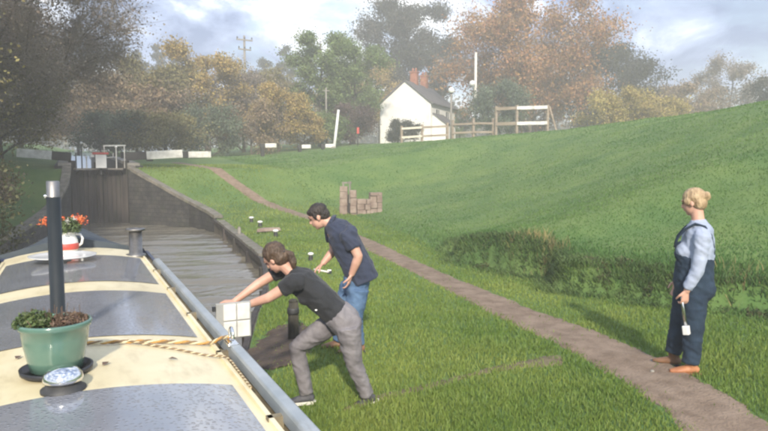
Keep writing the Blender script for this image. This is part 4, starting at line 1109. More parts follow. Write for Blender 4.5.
# hull with a pointed bow, cabin with tumblehome sides
secs = [(-2.0, .75), (-1.6, .98), (-1, 1.04), (6.6, 1.04), (7.8, 1.0), (8.8, .82), (9.6, .48), (10.15, .06)]
vs, fs = [], []
for y, hw in secs:
    zg = .68 + (.02 * max(y - 6.5, 0) ** 2)
    vs += [(-hw, y, zg), (hw, y, zg), (hw * .93, y, -.45), (-hw * .93, y, -.45)]
for k in range(len(secs) - 1):
    q = 4 * k
    for i in range(1, 4): fs.append((q + i, q + (i + 1) % 4, q + 4 + (i + 1) % 4, q + 4 + i))
    fs.append((q, q + 1, q + 5, q + 4))
fs += [(0, 3, 2, 1), (len(vs) - 4, len(vs) - 3, len(vs) - 2, len(vs) - 1)]
MB().add(vs, fs).build('hull', M['hull'], boat)
for s in (-1, 1):
    pts = [(s * hw, y, .70 + (.02 * max(y - 6.5, 0) ** 2)) for y, hw in secs]
    MB().tube(pts, .035, 8).build('rubbing_strake', M['hull'], boat, True)
    q = [(s * .90, RY0, .682), (s * .90, RY1, .682), (s * .70, RY1, 1.335), (s * .70, RY0, 1.335)]
    i_ = [(p[0] - s * .03, p[1], p[2]) for p in q]
    cs = MB().add(q + i_, [(0, 1, 2, 3), (7, 6, 5, 4), (0, 4, 5, 1), (1, 5, 6, 2), (2, 6, 7, 3), (3, 7, 4, 0)]).build('cabin_side', M['cabin'], boat)
    for yw in (1.9, 5.4):
        t_ = Matrix.Translation((s * .803, yw, 1.02)) @ Matrix.Rotation(-s * .297, 4, 'Y')
        MB().box(-.012, .012, -.32, .32, -.14, .14, t_).build('window_frame', M['steel'], cs, bevel=.01)
        MB().box(-.016, .016, -.28, .28, -.105, .105, t_).build('window_pane', M['glass_dark'], cs)
for y in (RY0 + .02, RY1 - .03):
    MB().add([(-.89, y, .69), (.89, y, .69), (.69, y, 1.33), (.3, y, 1.37), (0, y, 1.39), (-.3, y, 1.37), (-.69, y, 1.33)], [tuple(range(7))]).build('bulkhead', M['cabin'], boat)
# roof: steel sheet, cream ground, three blue panels a few millimetres proud
weld(roof_sheet(RY0, RY1, -.022, .70, 20).build('roof', M['gutter'], boat, True))
weld(roof_sheet(RY0 + .01, RY1 - .004, -.004, .625, 20).build('roof_cream', M['cream'], boat, True))
for y0, y1 in ((RY0 + .03, 2.60), (3.42, 4.70), (5.10, 6.62)):
    weld(roof_sheet(y0, y1, .0, .565, 20).build('roof_panel', M['roof_blue'], boat, True))
for s in (-1, 1):
    # handrail: flat-topped bar along the roof edge, open gutter inboard
    mb = MB()
    prof = [(.655, 1.318), (.655, 1.368), (.660, 1.379), (.700, 1.384), (.709, 1.375), (.709, 1.318)]
    n = len(prof); vs = [(s * px_, y_, pz_) for y_ in (RY0, 6.25) for px_, pz_ in prof] + [(s * px_, 6.40, pz_ - .045 * (pz_ > 1.33)) for px_, pz_ in prof]
    fs = [(k * n + i, k * n + (i + 1) % n, (k + 1) * n + (i + 1) % n, (k + 1) * n + i) for k in range(2) for i in range(n)] + [tuple(range(n)), tuple(range(2 * n, 3 * n))]
    mb.add(vs, fs); mb.build('handrail', M['rail_blue'], boat, bevel=.004)
    for yk in np.arange(1.3, 6.3, .9): MB().box(min(s * .60, s * .659), max(s * .60, s * .659), yk - .016, yk + .016, 1.30, 1.345).build('rail_foot', M['gutter'], boat)
    MB().bar((s * .612, RY0, 1.334), (s * .612, 6.9, 1.334), .018, .022).build('gutter_lip', M['cream'], boat)
# canvas cratch cover over the bow
cv = [(-.96, 7.26, .75), (-.70, 7.26, 1.36), (-.04, 7.26, 1.52), (.66, 7.26, 1.36), (.96, 7.26, .75)]
cw = [(-.93, 8.1, .78), (-.58, 8.1, 1.26), (-.04, 8.1, 1.60), (.55, 8.1, 1.26), (.93, 8.1, .78)]
cx2 = [(-.74, 9.0, .84), (-.42, 9.0, 1.05), (-.02, 9.0, 1.22), (.42, 9.0, 1.05), (.74, 9.0, .84)]
vs = cv + cw + cx2; fs = [(k * 5 + i, k * 5 + i + 1, k * 5 + i + 6, k * 5 + i + 5) for k in range(2) for i in range(4)] + [(4, 3, 2, 1, 0), (10, 11, 12, 13, 14)]
o = MB().add(vs, fs).build('cratch_cover', M['canvas'], boat)
sb = o.modifiers.new('s', 'SUBSURF'); sb.subdivision_type = 'SIMPLE'; sb.levels = 3; sb.render_levels = 3
MB().box(-.93, .93, -1.95, RY0 - .02, .683, .71).build('stern_deck', M['gutter'], boat)
MB().tube([(0, -1.6, .7), (0, -1.5, 1.25), (.0, -1.0, 1.3), (.0, -.6, 1.28)], .025, 8).build('tiller', M['steel'], boat, True)
# mushroom vent, flue, front chimney
vb = MB().lathe([(.080, 0), (.080, .010), (.064, .016), (.062, .036)], 28, (-.058, 2.66, roof_z(.05) - .006)).build('vent_base', M['iron'], boat, True)
MB().lathe([(.063, .0365), (.070, .037), (.071, .050), (.066, .066), (.051, .082), (.027, .092), (.005, .095)], 28, (-.058, 2.66, roof_z(.05) - .006)).build('mushroom_vent', M['chrome'], boat, True)
fl = MB().lathe([(.055, 0), (.055, .02), (.033, .03), (.031, .70)], 24, (-.085, 3.42, roof_z(.08) - .006)).build('flue', M['flue'], boat, True)
MB().lathe([(.0305, .7), (.029, .702), (.029, .775), (.024, .777)], 20, (-.085, 3.42, roof_z(.08) - .006)).build('flue_collar', M['dull_steel'], fl, True)
MB().ell((-.098, 3.42 - .032, roof_z(.08) + .10), .009, .008, .009).build('flue_bolt', M['chrome'], fl, True)
MB().ell((-.118, 3.42 - .025, roof_z(.08) + .70), .009, .008, .009).build('flue_bolt', M['chrome'], fl, True)
ch = MB().lathe([(.095, -.02), (.095, .015), (.064, .022), (.062, .25)], 24, (.545, 6.80, roof_z(.545))).build('chimney', M['dull_steel'], boat, True)
MB().lathe([(.063, .245), (.094, .252), (.094, .272), (.058, .276), (.05, .20)], 24, (.545, 6.80, roof_z(.545)), cap1=True).build('chimney_rim', M['dull_steel'], ch, True)
# side hatch door standing open, four white panels in a grey frame
ht = empty('hatch_hinge', (.825, 4.26, 1.085)); ht.parent = boat
MB().box(0, .235, -.012, .012, 0, .245).build('hatch_door', M['hatch_frame'], ht, bevel=.006)
for i_ in (0, 1):
    for j_ in (0, 1):
        MB().box(.048 + i_ * .092, .048 + i_ * .092 + .085, -.022, -.013, .008 + j_ * .1175, .008 + j_ * .1175 + .110).build('hatch_panel', M['white_worn'], ht, bevel=.010)
MB().bar((.0, 0, .05), (-.02, 0, .05), .03, .03).build('hinge', M['iron'], ht)
MB().bar((.0, 0, .21), (-.02, 0, .21), .03, .03).build('hinge', M['iron'], ht)
ht.name = 'side_hatch'
# chrome fairlead on the handrail
rg = MB()
for k in range(1): rg.tube([(.67 + .0 * math.cos(a), 3.08 + .034 * math.cos(a), 1.425 + .034 * math.sin(a)) for a in np.linspace(-.6, PI + .6, 14)], .008, 8)
fr = rg.build('fairlead', M['chrome'], boat, True)
MB().box(.645, .695, 3.03, 3.13, 1.378, 1.394).build('fairlead_base', M['chrome'], fr, bevel=.004)


# ropes
def rope(name, path, r, label, mats=('rope_a', 'rope_b', 'rope_c'), pitch=.07):
    P_ = [Vector(p) for p in path]
    ts = [0]
    for k in range(1, len(P_)): ts.append(ts[-1] + (P_[k] - P_[k - 1]).length)
    n = int(ts[-1] / .008)
    A = np.array([list(p) for p in P_]); s_ = np.linspace(0, ts[-1], n)
    C_ = np.stack([np.interp(s_, ts, A[:, i]) for i in range(3)], -1)
    k = np.ones(9) / 9
    for i in range(3): C_[:, i] = np.convolve(np.pad(C_[:, i], 4, mode='edge'), k, mode='valid')
    root = empty(name, P_[0]); tag(root, label, 'rope')
    T_ = np.gradient(C_, axis=0); T_ /= np.linalg.norm(T_, axis=1)[:, None] + 1e-9
    U_ = np.array([0, 0, 1.0]) - T_ * T_[:, 2:3]; U_ /= np.linalg.norm(U_, axis=1)[:, None] + 1e-6
    S_ = np.cross(T_, U_)
    for q in range(3):
        ph = 2 * PI * (s_ / pitch + q / 3)
        c = C_ + (S_ * np.cos(ph)[:, None] + U_ * np.sin(ph)[:, None]) * r * .52 - A[0]
        MB().tube([Vector(p) for p in c], r * .56, 6).build('strand', M[mats[q]], root, True)
    return root


rope('centre_rope', [(x, 3.27 - .03 * math.sin(x * 5) - .04 * max(x - .3, 0), roof_z(x) + .010) for x in np.linspace(.02, .60, 14)] + [(.625, 3.20, 1.375), (.66, 3.15, 1.40), (.672, 3.10, 1.41)],   .0095, 'orange and cream twisted rope lying across the cream roof', pitch=.11)
rope('thin_rope', [(.20, 3.24, roof_z(.2) + .020), (.3, 3.19, roof_z(.3) + .006), (.42, 3.12, roof_z(.42) + .004), (.55, 3.03, roof_z(.55) + .004), (.612, 2.98, 1.356), (.628, 2.9, 1.352), (.624, 2.75, 1.352), (.622, 2.5, 1.350)], .0055, 'thin brown rope curling from the roof into the gutter', ('rope_c', 'rope_c', 'rope_b'), .04)

# ------------------------------------------------------------------ things on the roof
PX, PY = -.085, 2.90
pz = roof_z(.08) + .002
root = empty('plant_pot', (PX, PY, pz)); tag(root, 'sage green glazed plant pot on the boat roof', 'plant pot')
MB().lathe([(.125, 0), (.135, .004), (.138, .022), (.128, .022), (.122, .010)], 30).build('saucer', M['black_plastic'], root, True)
MB().lathe([(.092, .012), (.098, .014), (.108, .06), (.124, .14), (.130, .185), (.138, .190), (.140, .205), (.137, .212), (.128, .212), (.122, .20), (.12, .19)], 36).build('bowl', M['pot_green'], root, True)
MB().lathe([(.12, .186), (.08, .196), (.01, .2)], 24, cap0=False).build('soil', M['soil'], root, True)


def foliage(name, parent, c, rad, hgt, n, leaf, m, bias=0):
    th = RNG.uniform(0, 2 * PI, n); rr = rad * np.sqrt(RNG.uniform(0, 1, n))
    x = c[0] + rr * np.cos(th) * .9; y = c[1] + rr * np.sin(th); z = c[2] + hgt * RNG.uniform(0, 1, n) ** .8 * np.clip(1.15 - (rr / rad) ** 2 * .7, .2, 1)
    return tag(link(name, q_mesh(name, quads(np.stack([x, y, z], -1), leaf * RNG.uniform(.6, 1.4, n), .4, .45)), m, parent), kind='stuff')


foliage('green_leaves', root, (-.075, 0, .195), .085, .062, 900, .018, M['herb'])
foliage('withered_leaves', root, (.05, 0, .195), .085, .04, 900, .016, M['herb_brown'])
stm = MB()
for k in range(40):
    a = random.uniform(0, 6.3); r_ = random.uniform(0, .11); x, y = math.cos(a) * r_, math.sin(a) * r_
    stm.tube([(x, y, .19), (x * 1.1 + random.uniform(-.02, .02), y * 1.1, .22 + random.uniform(.01, .05))], .0012, 4)
tag(stm.build('stems', M['herb_brown'], root), kind='stuff')

TX, TY = -.10, 6.30
root = empty('round_tray', (TX, TY, roof_z(.1) + .002)); tag(root, 'white round tray on a short foot near the roof front', 'tray')
MB().lathe([(.07, 0), (.065, .006), (.03, .012), (.03, .03), (.10, .034)], 24).build('foot', M['enamel'], root, True)
MB().lathe([(.02, .032), (.24, .036), (.272, .046), (.276, .052), (.27, .053), (.235, .045), (.01, .043)], 44).build('dish', M['enamel'], root, True)

JX, JY = -.075, 6.98
root = empty('flower_jug', (JX, JY, roof_z(.07) + .002)); tag(root, 'white enamel jug with red band full of flowers at the roof front', 'jug')
MB().lathe([(.085, 0), (.10, .006), (.108, .05), (.102, .11), (.082, .155), (.080, .175), (.092, .19), (.086, .19), (.074, .17), (.07, .12)], 30).build('body', M['enamel'], root, True)
MB().lathe([(.1035, .02), (.1095, .03), (.1105, .055), (.1075, .08), (.104, .082)], 30, cap0=False, cap1=False).build('red_band', M['red'], root, True)
for s in (-1, 1):
    MB().tube([(s * .08, 0, .165), (s * .125, 0, .16), (s * .145, 0, .12), (s * .135, 0, .07), (s * .103, 0, .045)], .012, 8).build('handle', M['enamel'], root, True)
foliage('leaves', root, (0, 0, .19), .15, .14, 1300, .034, M['herb'])
for k in range(9):
    a = k * 2.4; r_ = random.uniform(.07, .2); c = (math.cos(a) * r_, math.sin(a) * r_ * .6, .24 + random.uniform(.0, .09))
    red = k % 3 != 2
    th = RNG.normal(size=(60, 3)) * (.024 if red else .012)
    link('blossom', q_mesh('blossom', quads(th + np.array(c), np.full(60, .026 if red else .016), .2, .8)), M['flower_red'] if red else M['flower_white'], root)
for k, (x, y, a, lab) in enumerate(((-.20, 2.98, .4, 'left of the pot'), (-.245, 3.22, 1.2, 'near the left picture edge'), (.0, 2.66, 2.0, 'just in front of the vent'), (.10, 2.92, .9, 'right of the pot'), (.38, 2.95, 2.6, 'near the thin rope'))):
    t_ = Matrix.Rotation(a, 4, 'Z')
    vs = [t_ @ Vector(p) for p in ((-.022, 0, .002), (-.006, .012, .010), (.012, .010, .006), (.024, 0, .003), (.010, -.011, .009), (-.008, -.010, .004), (0, 0, .004))]
    o = MB().add(vs, [(0, 1, 6), (1, 2, 6), (2, 3, 6), (3, 4, 6), (4, 5, 6), (5, 0, 6)]).build('fallen_leaf', M['herb_brown'], loc=(x, y, roof_z(x) + .001))
    tag(o, 'curled brown fallen leaf on the cream roof, ' + lab, 'leaf', 'fallen leaves on the roof')


# ------------------------------------------------------------------ people
def V3(*a): return Vector(a)


def add_hand(mb, wrist, d, palm, size=1.0, curl=.5, thumb=1):
    """wrist point, pointing direction, palm normal (the side fingers curl to), thumb side sign"""
    d = Vector(d).normalized(); palm = Vector(palm); palm = (palm - d * palm.dot(d)).normalized(); sd = d.cross(palm) * thumb
    w = Vector(wrist); k = size
    mb.tube([w - d * .02 * k, w + d * .02 * k, w + d * .06 * k, w + d * .09 * k], [(.024 * k, .018 * k), (.030 * k, .016 * k), (.038 * k, .015 * k), (.036 * k, .012 * k)], 10, side=sd)
    for q, ln in enumerate((.072, .082, .076, .060)):
        o_ = (q - 1.5) * -.0195 * k
        p = w + d * .082 * k + sd * o_; pts = [p - d * .02 * k, p]; a = 0
        for s_ in range(3):
            a += curl * (.45 + .25 * s_)
            dd = d * math.cos(a) + palm * math.sin(a)
            p = p + dd * ln * k * (.42, .32, .26)[s_]; pts.append(p)
        mb.tube(pts, [.0095 * k, .0095 * k, .009 * k, .0082 * k, .007 * k], 8)
    p = w + d * .02 * k + sd * .024 * k
    q1 = p + (d * .6 + sd * .7 + palm * .25).normalized() * .04 * k; q2 = q1 + (d * .9 + sd * .15 + palm * .4 * (1 + curl)).normalized() * .032 * k; q3 = q2 + (d * .8 + palm * .6).normalized() * .022 * k
    mb.tube([p - d * .01, q1, q2, q3], [.013 * k, .0115 * k, .010 * k, .008 * k], 8)


def frame(face, up):
    f_ = Vector(face).normalized(); u = Vector(up); u = (u - f_ * u.dot(f_)).normalized(); r_ = f_.cross(u)
    return f_, u, r_


def add_head(mb, c, face, up, s=1.0):
    f_, u, r_ = frame(face, up); c = Vector(c)
    m3 = Matrix((r_, f_, u)).transposed()
    mb.ell(c + u * .025 * s - f_ * .008 * s, .072 * s, .092 * s, .088 * s, m3, 20, 14)          # cranium
    mb.ell(c - u * .045 * s + f_ * .022 * s, .055 * s, .062 * s, .068 * s, m3, 18, 12)         # face and jaw
    mb.ell(c - u * .092 * s + f_ * .052 * s, .026 * s, .024 * s, .020 * s, m3)                   # chin
    mb.tube([c + u * .012 * s + f_ * .078 * s, c - u * .018 * s + f_ * .096 * s, c - u * .030 * s + f_ * .100 * s, c - u * .036 * s + f_ * .080 * s], [.008 * s, .011 * s, .013 * s, .010 * s], 8)  # nose
    mb.tube([c + u * .022 * s + f_ * .078 * s + r_ * .04 * s, c + u * .026 * s + f_ * .084 * s, c + u * .022 * s + f_ * .078 * s - r_ * .04 * s], .010 * s, 8)  # brow ridge
    mb.tube([c - u * .058 * s + f_ * .074 * s + r_ * .018 * s, c - u * .058 * s + f_ * .084 * s, c - u * .058 * s + f_ * .074 * s - r_ * .018 * s], .008 * s, 8)   # mouth
    for q in (-1, 1): mb.ell(c + r_ * .073 * s * q - f_ * .008 * s - u * .012 * s, .010 * s, .018 * s, .030 * s, m3)
    return f_, u, r_


def face_bits(parent, c, face, up, s=1.0, brow='hair_brown'):
    f_, u, r_ = frame(face, up); c = Vector(c); m3 = Matrix((r_, f_, u)).transposed()
    for q in (-1, 1):
        MB().ell(c + f_ * .079 * s + r_ * .030 * s * q + u * .002 * s, .011 * s, .006 * s, .006 * s, m3).build('eye', M['eye'], parent, True)
        MB().tube([c + f_ * .087 * s + r_ * .014 * s * q + u * .024 * s, c + f_ * .084 * s + r_ * .032 * s * q + u * .030 * s, c + f_ * .072 * s + r_ * .048 * s * q + u * .024 * s], .0045 * s, 6).build('eyebrow', M[brow], parent, True)
    MB().tube([c - u * .058 * s + f_ * .081 * s + r_ * .020 * s, c - u * .057 * s + f_ * .091 * s, c - u * .058 * s + f_ * .081 * s - r_ * .020 * s], .0045 * s, 6).build('lips', M['lip'], parent, True)


def shoe(parent, ankle, d, m, sole_m, s=1.0, tilt=0.0):
    """ankle is the joint, d the way the toes point; flat sole below"""
    d = Vector(d).normalized(); sd = Vector((d.y, -d.x, 0)).normalized(); a = Vector(ankle)
    u = sd.cross(d); u = u if u.z > 0 else -u
    mb = MB()
    b = a - u * .045 * s
    mb.tube([b - d * .065 * s, b - d * .03 * s + u * .01 * s, b + d * .05 * s, b + d * .12 * s - u * .012 * s, b + d * .175 * s - u * .018 * s], [(.030 * s, .028 * s), (.040 * s, .040 * s), (.044 * s, .036 * s), (.046 * s, .026 * s), (.030 * s, .016 * s)], 12, side=sd)
    mb.tube([b - d * .01 * s, a + u * .05 * s], [(.040 * s, .045 * s), (.042 * s, .048 * s)], 12, side=sd)
    o = blob('shoe', mb, m, parent, .009, 3)
    sb = MB(); c = b - u * .036 * s
    outl = [(-.085, .018), (-.092, 0), (-.085, -.018), (-.05, -.036), (.03, -.036), (.11, -.046), (.17, -.040), (.20, -.015), (.20, .012), (.17, .038), (.11, .044), (.03, .034), (-.05, .036)]
    n = len(outl); vs = [c + d * x * s + sd * y * s + u * z for z in (-.012, .014) for x, y in outl]
    sb.add(vs, [tuple(range(n - 1, -1, -1)), tuple(range(n, 2 * n))] + [(i, (i + 1) % n, n + (i + 1) % n, n + i) for i in range(n)])
    sb.build('sole', sole_m, o, bevel=.004)
    return o


def limb(mb, pts, radii, seg=12, side=None):
    pts = [Vector(p) for p in pts]
    # extra rings between joints keep the taper smooth; rounded end
    P_, R_ = [], []
    for k in range(len(pts) - 1):
        for t in (0, .33, .66):
            P_.append(pts[k].lerp(pts[k + 1], t))
            a, b = radii[k], radii[k + 1]
            R_.append(tuple(x + (y - x) * t for x, y in zip(a, b)) if hasattr(a, '__len__') else a + (b - a) * t)
    P_.append(pts[-1]); R_.append(radii[-1])
    mb.tube(P_, R_, seg, side=side)


# --- girl in a black T-shirt pushing on the open hatch -------------------------------------------------
gx, gy = 1.74, 4.42
girl = empty('person', (gx, gy, 0.405), -YAW + R(4.5))
tag(girl, 'girl in black T-shirt and grey jeans leaning forward to push the boat', 'person')
S_ = 1 / 130.0
def G(px, py, y=0.0): return V3((px - 338) * S_, y, (406 - py) * S_)
hd_c = G(280, 256, .03); hf = V3(-.72, .38, -.58); hu = V3(-.58, .1, .80)
sh_n, el_n, wr_n = G(301, 275, -.15), G(275, 291, -.13), G(247, 302, -.05)
sh_f, el_f, wr_f = G(288, 269, .18), G(262, 284, .15), G(240, 299, .06)
nk = G(296, 270, .02)
hip_n, kn_n, an_n = G(350, 320, -.09), G(356, 359, -.06), G(369, 393, -.02)
hip_f, kn_f, an_f = G(340, 320, .09), G(299, 348, .12), G(309, 397, .14)
mb = MB()
f_, u_, r_ = add_head(mb, hd_c, hf, hu, .92)
mb.tube([hd_c - u_ * .04 - f_ * .02, nk, nk + V3(.06, 0, -.05)], [.046, .048, .055], 12)
limb(mb, [nk + V3(.03, 0, -.05), G(318, 290, .0), G(335, 306, 0), G(346, 318, 0)], [(.13, .085), (.125, .09), (.11, .085), (.13, .10)], 14, side=V3(0, 1, 0))
for a, b, c in ((sh_n, el_n, wr_n), (sh_f, el_f, wr_f)): limb(mb, [a, b, c], [.046, .037, .024])
for a, b, c in ((hip_n, kn_n, an_n), (hip_f, kn_f, an_f)): limb(mb, [a, b, c], [.070, .046, .034])
add_hand(mb, wr_n, V3(-.98, .1, .10), V3(-.25, 0, -1), .88, .75, -1)
add_hand(mb, wr_f, V3(-.98, .05, .02), V3(-.25, 0, -1), .88, .75, 1)
blob('body', mb, M['skin'], girl, .0068, 3)
face_bits(girl, hd_c, hf, hu, .92)
mb = MB(); m3 = Matrix((r_, f_, u_)).transposed()
mb.ell(hd_c + u_ * .035 - f_ * .022, .078, .092, .085, m3, 20, 14)
mb.ell(hd_c - u_ * .015 - f_ * .045, .072, .062, .075, m3, 18, 12)
mb.tube([hd_c - f_ * .09 - u_ * .0, hd_c - f_ * .125 - u_ * .05, hd_c - f_ * .105 - u_ * .115, hd_c - f_ * .06 - u_ * .165], [.022, .030, .027, .010], 10)   # ponytail
blob('hair', mb, M['hair_brown'], girl, .008, 3, folds=.007, freq=26, st=(1, 1, .5))
MB().lathe([(.020, -.008), (.027, 0), (.020, .008)], 12, hd_c - f_ * .098 - u_ * .006).build('hair_tie', M['black_cotton'], girl, True)
mb = MB()
limb(mb, [nk + V3(-.006, 0, .012), nk + V3(.025, 0, -.02), nk + V3(.065, 0, -.06), G(320, 291, 0), G(333, 304, 0), G(341, 312, 0)], [(.060, .060), (.115, .085), (.168, .110), (.150, .112), (.135, .108), (.138, .110)], 18, side=V3(0, 1, 0))
limb(mb, [sh_n + V3(.03, .02, -.01), sh_n, sh_n.lerp(el_n, .50)], [.075, .066, .060]); limb(mb, [sh_f + V3(.03, -.02, -.01), sh_f, sh_f.lerp(el_f, .50)], [.075, .066, .060])
mb.ell(G(310, 293, -.06), .06, .06, .06); mb.ell(G(306, 290, .08), .06, .06, .06)
sh_o = blob('shirt', mb, M['black_cotton'], girl, .009, 4, folds=.010)
MB().ell(G(320, 303, -.140), .009, .004, .007).build('shirt_logo', M['white'], sh_o, True)
mb = MB()
limb(mb, [G(338, 309, 0), G(346, 317, 0), G(351, 324, 0)], [(.142, .112), (.152, .122), (.14, .11)], 18, side=V3(0, 1, 0))
mb.ell(G(354, 319, -.055), .078, .078, .08); mb.ell(G(352, 319, .06), .078, .078, .08)
for a, b, c in ((hip_n, kn_n, an_n), (hip_f, kn_f, an_f)): limb(mb, [a, a.lerp(b, .5), b, b.lerp(c, .45), c + V3(0, 0, .0)], [.095, .083, .063, .060, .054], 14)
blob('jeans', mb, M['grey_denim'], girl, .009, 4, folds=.009, freq=11)
shoe(girl, an_n + V3(-.0, 0, .0), V3(-.92, -.15, -.28), M['shoe_grey'], M['shoe_white'], .86)
shoe(girl, an_f, V3(-.99, -.10, 0), M['shoe_grey'], M['shoe_white'], .86)

# --- man in a navy polo shirt stooping with a windlass -------------------------------------------------
mx_, my_ = 2.32, 5.68
man = empty('person', (mx_, my_, gz(2.32, 5.68) - .005), -YAW)
tag(man, 'dark-haired man in navy polo shirt and blue jeans bending forward', 'person')
S_ = 1 / 101.0
def G(px, py, y=0.0): return V3((px - 345) * S_, y, (354 - py) * S_)
hd_c = G(321.5, 221.5, .0); hf = V3(-.88, .10, -.42); hu = V3(-.42, 0, .88)
nk = G(334, 229, 0)
sh_n, el_n, wr_n = G(351, 237, -.19), G(361, 258, -.21), G(354, 276, -.18)
sh_f, el_f, wr_f = G(333, 236, .20), G(335, 257, .19), G(324, 270, .12)
hip_n, kn_n, an_n = G(360, 291, -.09), G(356, 320, -.11), G(359, 345, -.09)
hip_f, kn_f, an_f = G(352, 290, .09), G(343, 319, .10), G(341, 346, .10)
mb = MB()
f_, u_, r_ = add_head(mb, hd_c, hf, hu, 1.02)
mb.tube([hd_c - u_ * .04 - f_ * .02, nk, nk + V3(.06, 0, -.05)], [.056, .060, .08], 12)
limb(mb, [nk + V3(.04, 0, -.05), G(347, 252, 0), G(356, 274, 0), G(358, 287, 0)], [(.15, .095), (.15, .105), (.13, .105), (.13, .105)], 14, side=V3(0, 1, 0))
for a, b, c in ((sh_n, el_n, wr_n), (sh_f, el_f, wr_f)): limb(mb, [a, b, b.lerp(c, .35), c], [.056, .044, .043, .029])
for a, b, c in ((hip_n, kn_n, an_n), (hip_f, kn_f, an_f)): limb(mb, [a, b, c], [.07, .05, .036])
add_hand(mb, wr_n, V3(-.30, 0, -.95), V3(-.9, .2, .3), 1.0, .55, -1)
add_hand(mb, wr_f, V3(-.75, -.15, -.60), V3(.5, 0, -.75), 1.0, .95, 1)
blob('body', mb, M['skin'], man, .0075, 3)
face_bits(man, hd_c, hf, hu, 1.02, 'hair_dark')
mb = MB(); m3 = Matrix((r_, f_, u_)).transposed()
mb.ell(hd_c + u_ * .045 - f_ * .016, .082, .098, .082, m3, 20, 14)
mb.ell(hd_c - u_ * .0 - f_ * .050, .074, .064, .075, m3, 18, 12)
mb.ell(hd_c + u_ * .070 + f_ * .058, .055, .034, .026, m3)
for q in (-1, 1): mb.ell(hd_c + r_ * .068 * q + u_ * .012 + f_ * .012, .014, .026, .034, m3)
blob('hair', mb, M['hair_dark'], man, .0075, 3, folds=.007, freq=34, st=(1, 1, .6))
mb = MB()
limb(mb, [nk + V3(-.012, 0, .022), nk + V3(.02, 0, -.015), nk + V3(.075, 0, -.065), G(350, 252, 0), G(360, 272, 0), G(365, 285, 0)], [(.070, .066), (.135, .09), (.205, .13), (.19, .148), (.178, .152), (.188, .162)], 18, side=V3(0, 1, 0))
limb(mb, [sh_n + V3(.02, .05, .0), sh_n, sh_n.lerp(el_n, .62)], [.09, .083, .072]); limb(mb, [sh_f + V3(.04, -.04, -.02), sh_f, sh_f.lerp(el_f, .62)], [.09, .083, .072])
sh_o = blob('polo_shirt', mb, M['navy_cotton'], man, .010, 4, folds=.013, freq=8)
col_ = MB(); ca = nk + V3(-.008, 0, .018); cd = (hd_c - nk).normalized()
cs_ = cd.cross(V3(0, 1, 0)).normalized()
for k in range(16):
    a0, a1 = 2 * PI * k / 16, 2 * PI * (k + 1) / 16
    p = lambda a, rr, zz: ca + cs_ * math.cos(a) * rr + V3(0, 1, 0) * math.sin(a) * rr * 1.05 + cd * zz
    col_.add([p(a0, .066, .020), p(a1, .066, .020), p(a1, .092, -.014), p(a0, .092, -.014)], [(0, 1, 2, 3)])
o = col_.build('collar', M['navy_cotton'], sh_o, True); so = o.modifiers.new('t', 'SOLIDIFY'); so.thickness = .006
mb = MB()
limb(mb, [G(358, 280, 0), G(358, 288, 0), G(357, 297, 0)], [(.155, .125), (.158, .13), (.15, .11)], 18, side=V3(0, 1, 0))
for a, b, c in ((hip_n, kn_n, an_n), (hip_f, kn_f, an_f)): limb(mb, [a, a.lerp(b, .5), b, b.lerp(c, .5), c + V3(0, 0, -.01)], [.105, .096, .082, .078, .072], 14)
blob('jeans', mb, M['blue_denim'], man, .010, 4, folds=.010, freq=10)
shoe(man, an_n + V3(0, 0, .0), V3(-.97, -.2, 0), M['brown_leather'], M['black_plastic'], 1.08)
shoe(man, an_f + V3(0, 0, .0), V3(-.98, -.1, 0), M['brown_leather'], M['black_plastic'], 1.08)
# windlass in his far hand
q = man.matrix_basis @ (wr_f + V3(-.055, -.02, -.055))
wl = empty('windlass', q, -YAW); tag(wl, 'pale lock windlass held in the stooping man\'s far hand', 'windlass')
MB().tube([(.11, -.05, -.012), (0, 0, 0), (-.03, .01, .002)], .0095, 8).build('handle', M['white_worn'], wl, True)
MB().tube([(.11, -.05, -.012), (.115, .06, -.03)], .0095, 8).build('arm', M['white_worn'], wl, True)
MB().box(.095, .14, .05, .09, -.05, -.01).build('socket', M['steel'], wl, bevel=.005)

# --- woman in dungarees standing on the path -------------------------------------------------
wx_, wy_2 = 4.745, 3.79
woman = empty('person', (wx_, wy_2, gz(4.745, 3.79) + .008), -YAW - R(25))
tag(woman, 'blonde woman in dark dungarees and pale blue top standing on the path', 'person')
S_ = 1 / 113.5
def G(px, py, y=0.0): return V3((px - 686) * S_ * .93, y, (373 - py) * S_)
hd_c = G(690.5, 206.5, .02); hf = V3(-.93, .28, -.22); hu = V3(-.2, .05, .97)
nk = G(696, 226, .01)
sh_n, el_n, wr_n = G(700, 238, -.155), G(697, 269, -.18), G(687, 291, -.19)
sh_f, el_f, wr_f = G(690, 237, .17), G(686, 266, .20), G(679, 288, .17)
hip_n, kn_n, an_n = G(695, 296, -.08), G(695, 332, -.085), G(694, 365, -.08)
hip_f, kn_f, an_f = G(688, 296, .09), G(682, 332, .09), G(677, 362, .10)
mb = MB()
f_, u_, r_ = add_head(mb, hd_c, hf, hu, .97)
mb.tube([hd_c - u_ * .04 - f_ * .02, nk, nk + V3(.01, 0, -.06)], [.050, .054, .08], 12)
limb(mb, [nk + V3(.0, 0, -.05), G(695, 252, 0), G(695, 275, 0), G(693, 294, 0)], [(.13, .09), (.125, .10), (.12, .10), (.13, .11)], 14, side=V3(0, 1, 0))
for a, b, c in ((sh_n, el_n, wr_n), (sh_f, el_f, wr_f)): limb(mb, [a, b, b.lerp(c, .35), c], [.048, .038, .037, .025])
for a, b, c in ((hip_n, kn_n, an_n), (hip_f, kn_f, an_f)): limb(mb, [a, b, c], [.075, .05, .036])
add_hand(mb, wr_n, V3(-.12, -.02, -.99), V3(-.55, .8, 0), .95, 1.15, -1)
add_hand(mb, wr_f, V3(-.2, 0, -.98), V3(-.3, -.9, 0), .95, .5, 1)
blob('body', mb, M['skin'], woman, .007, 3)
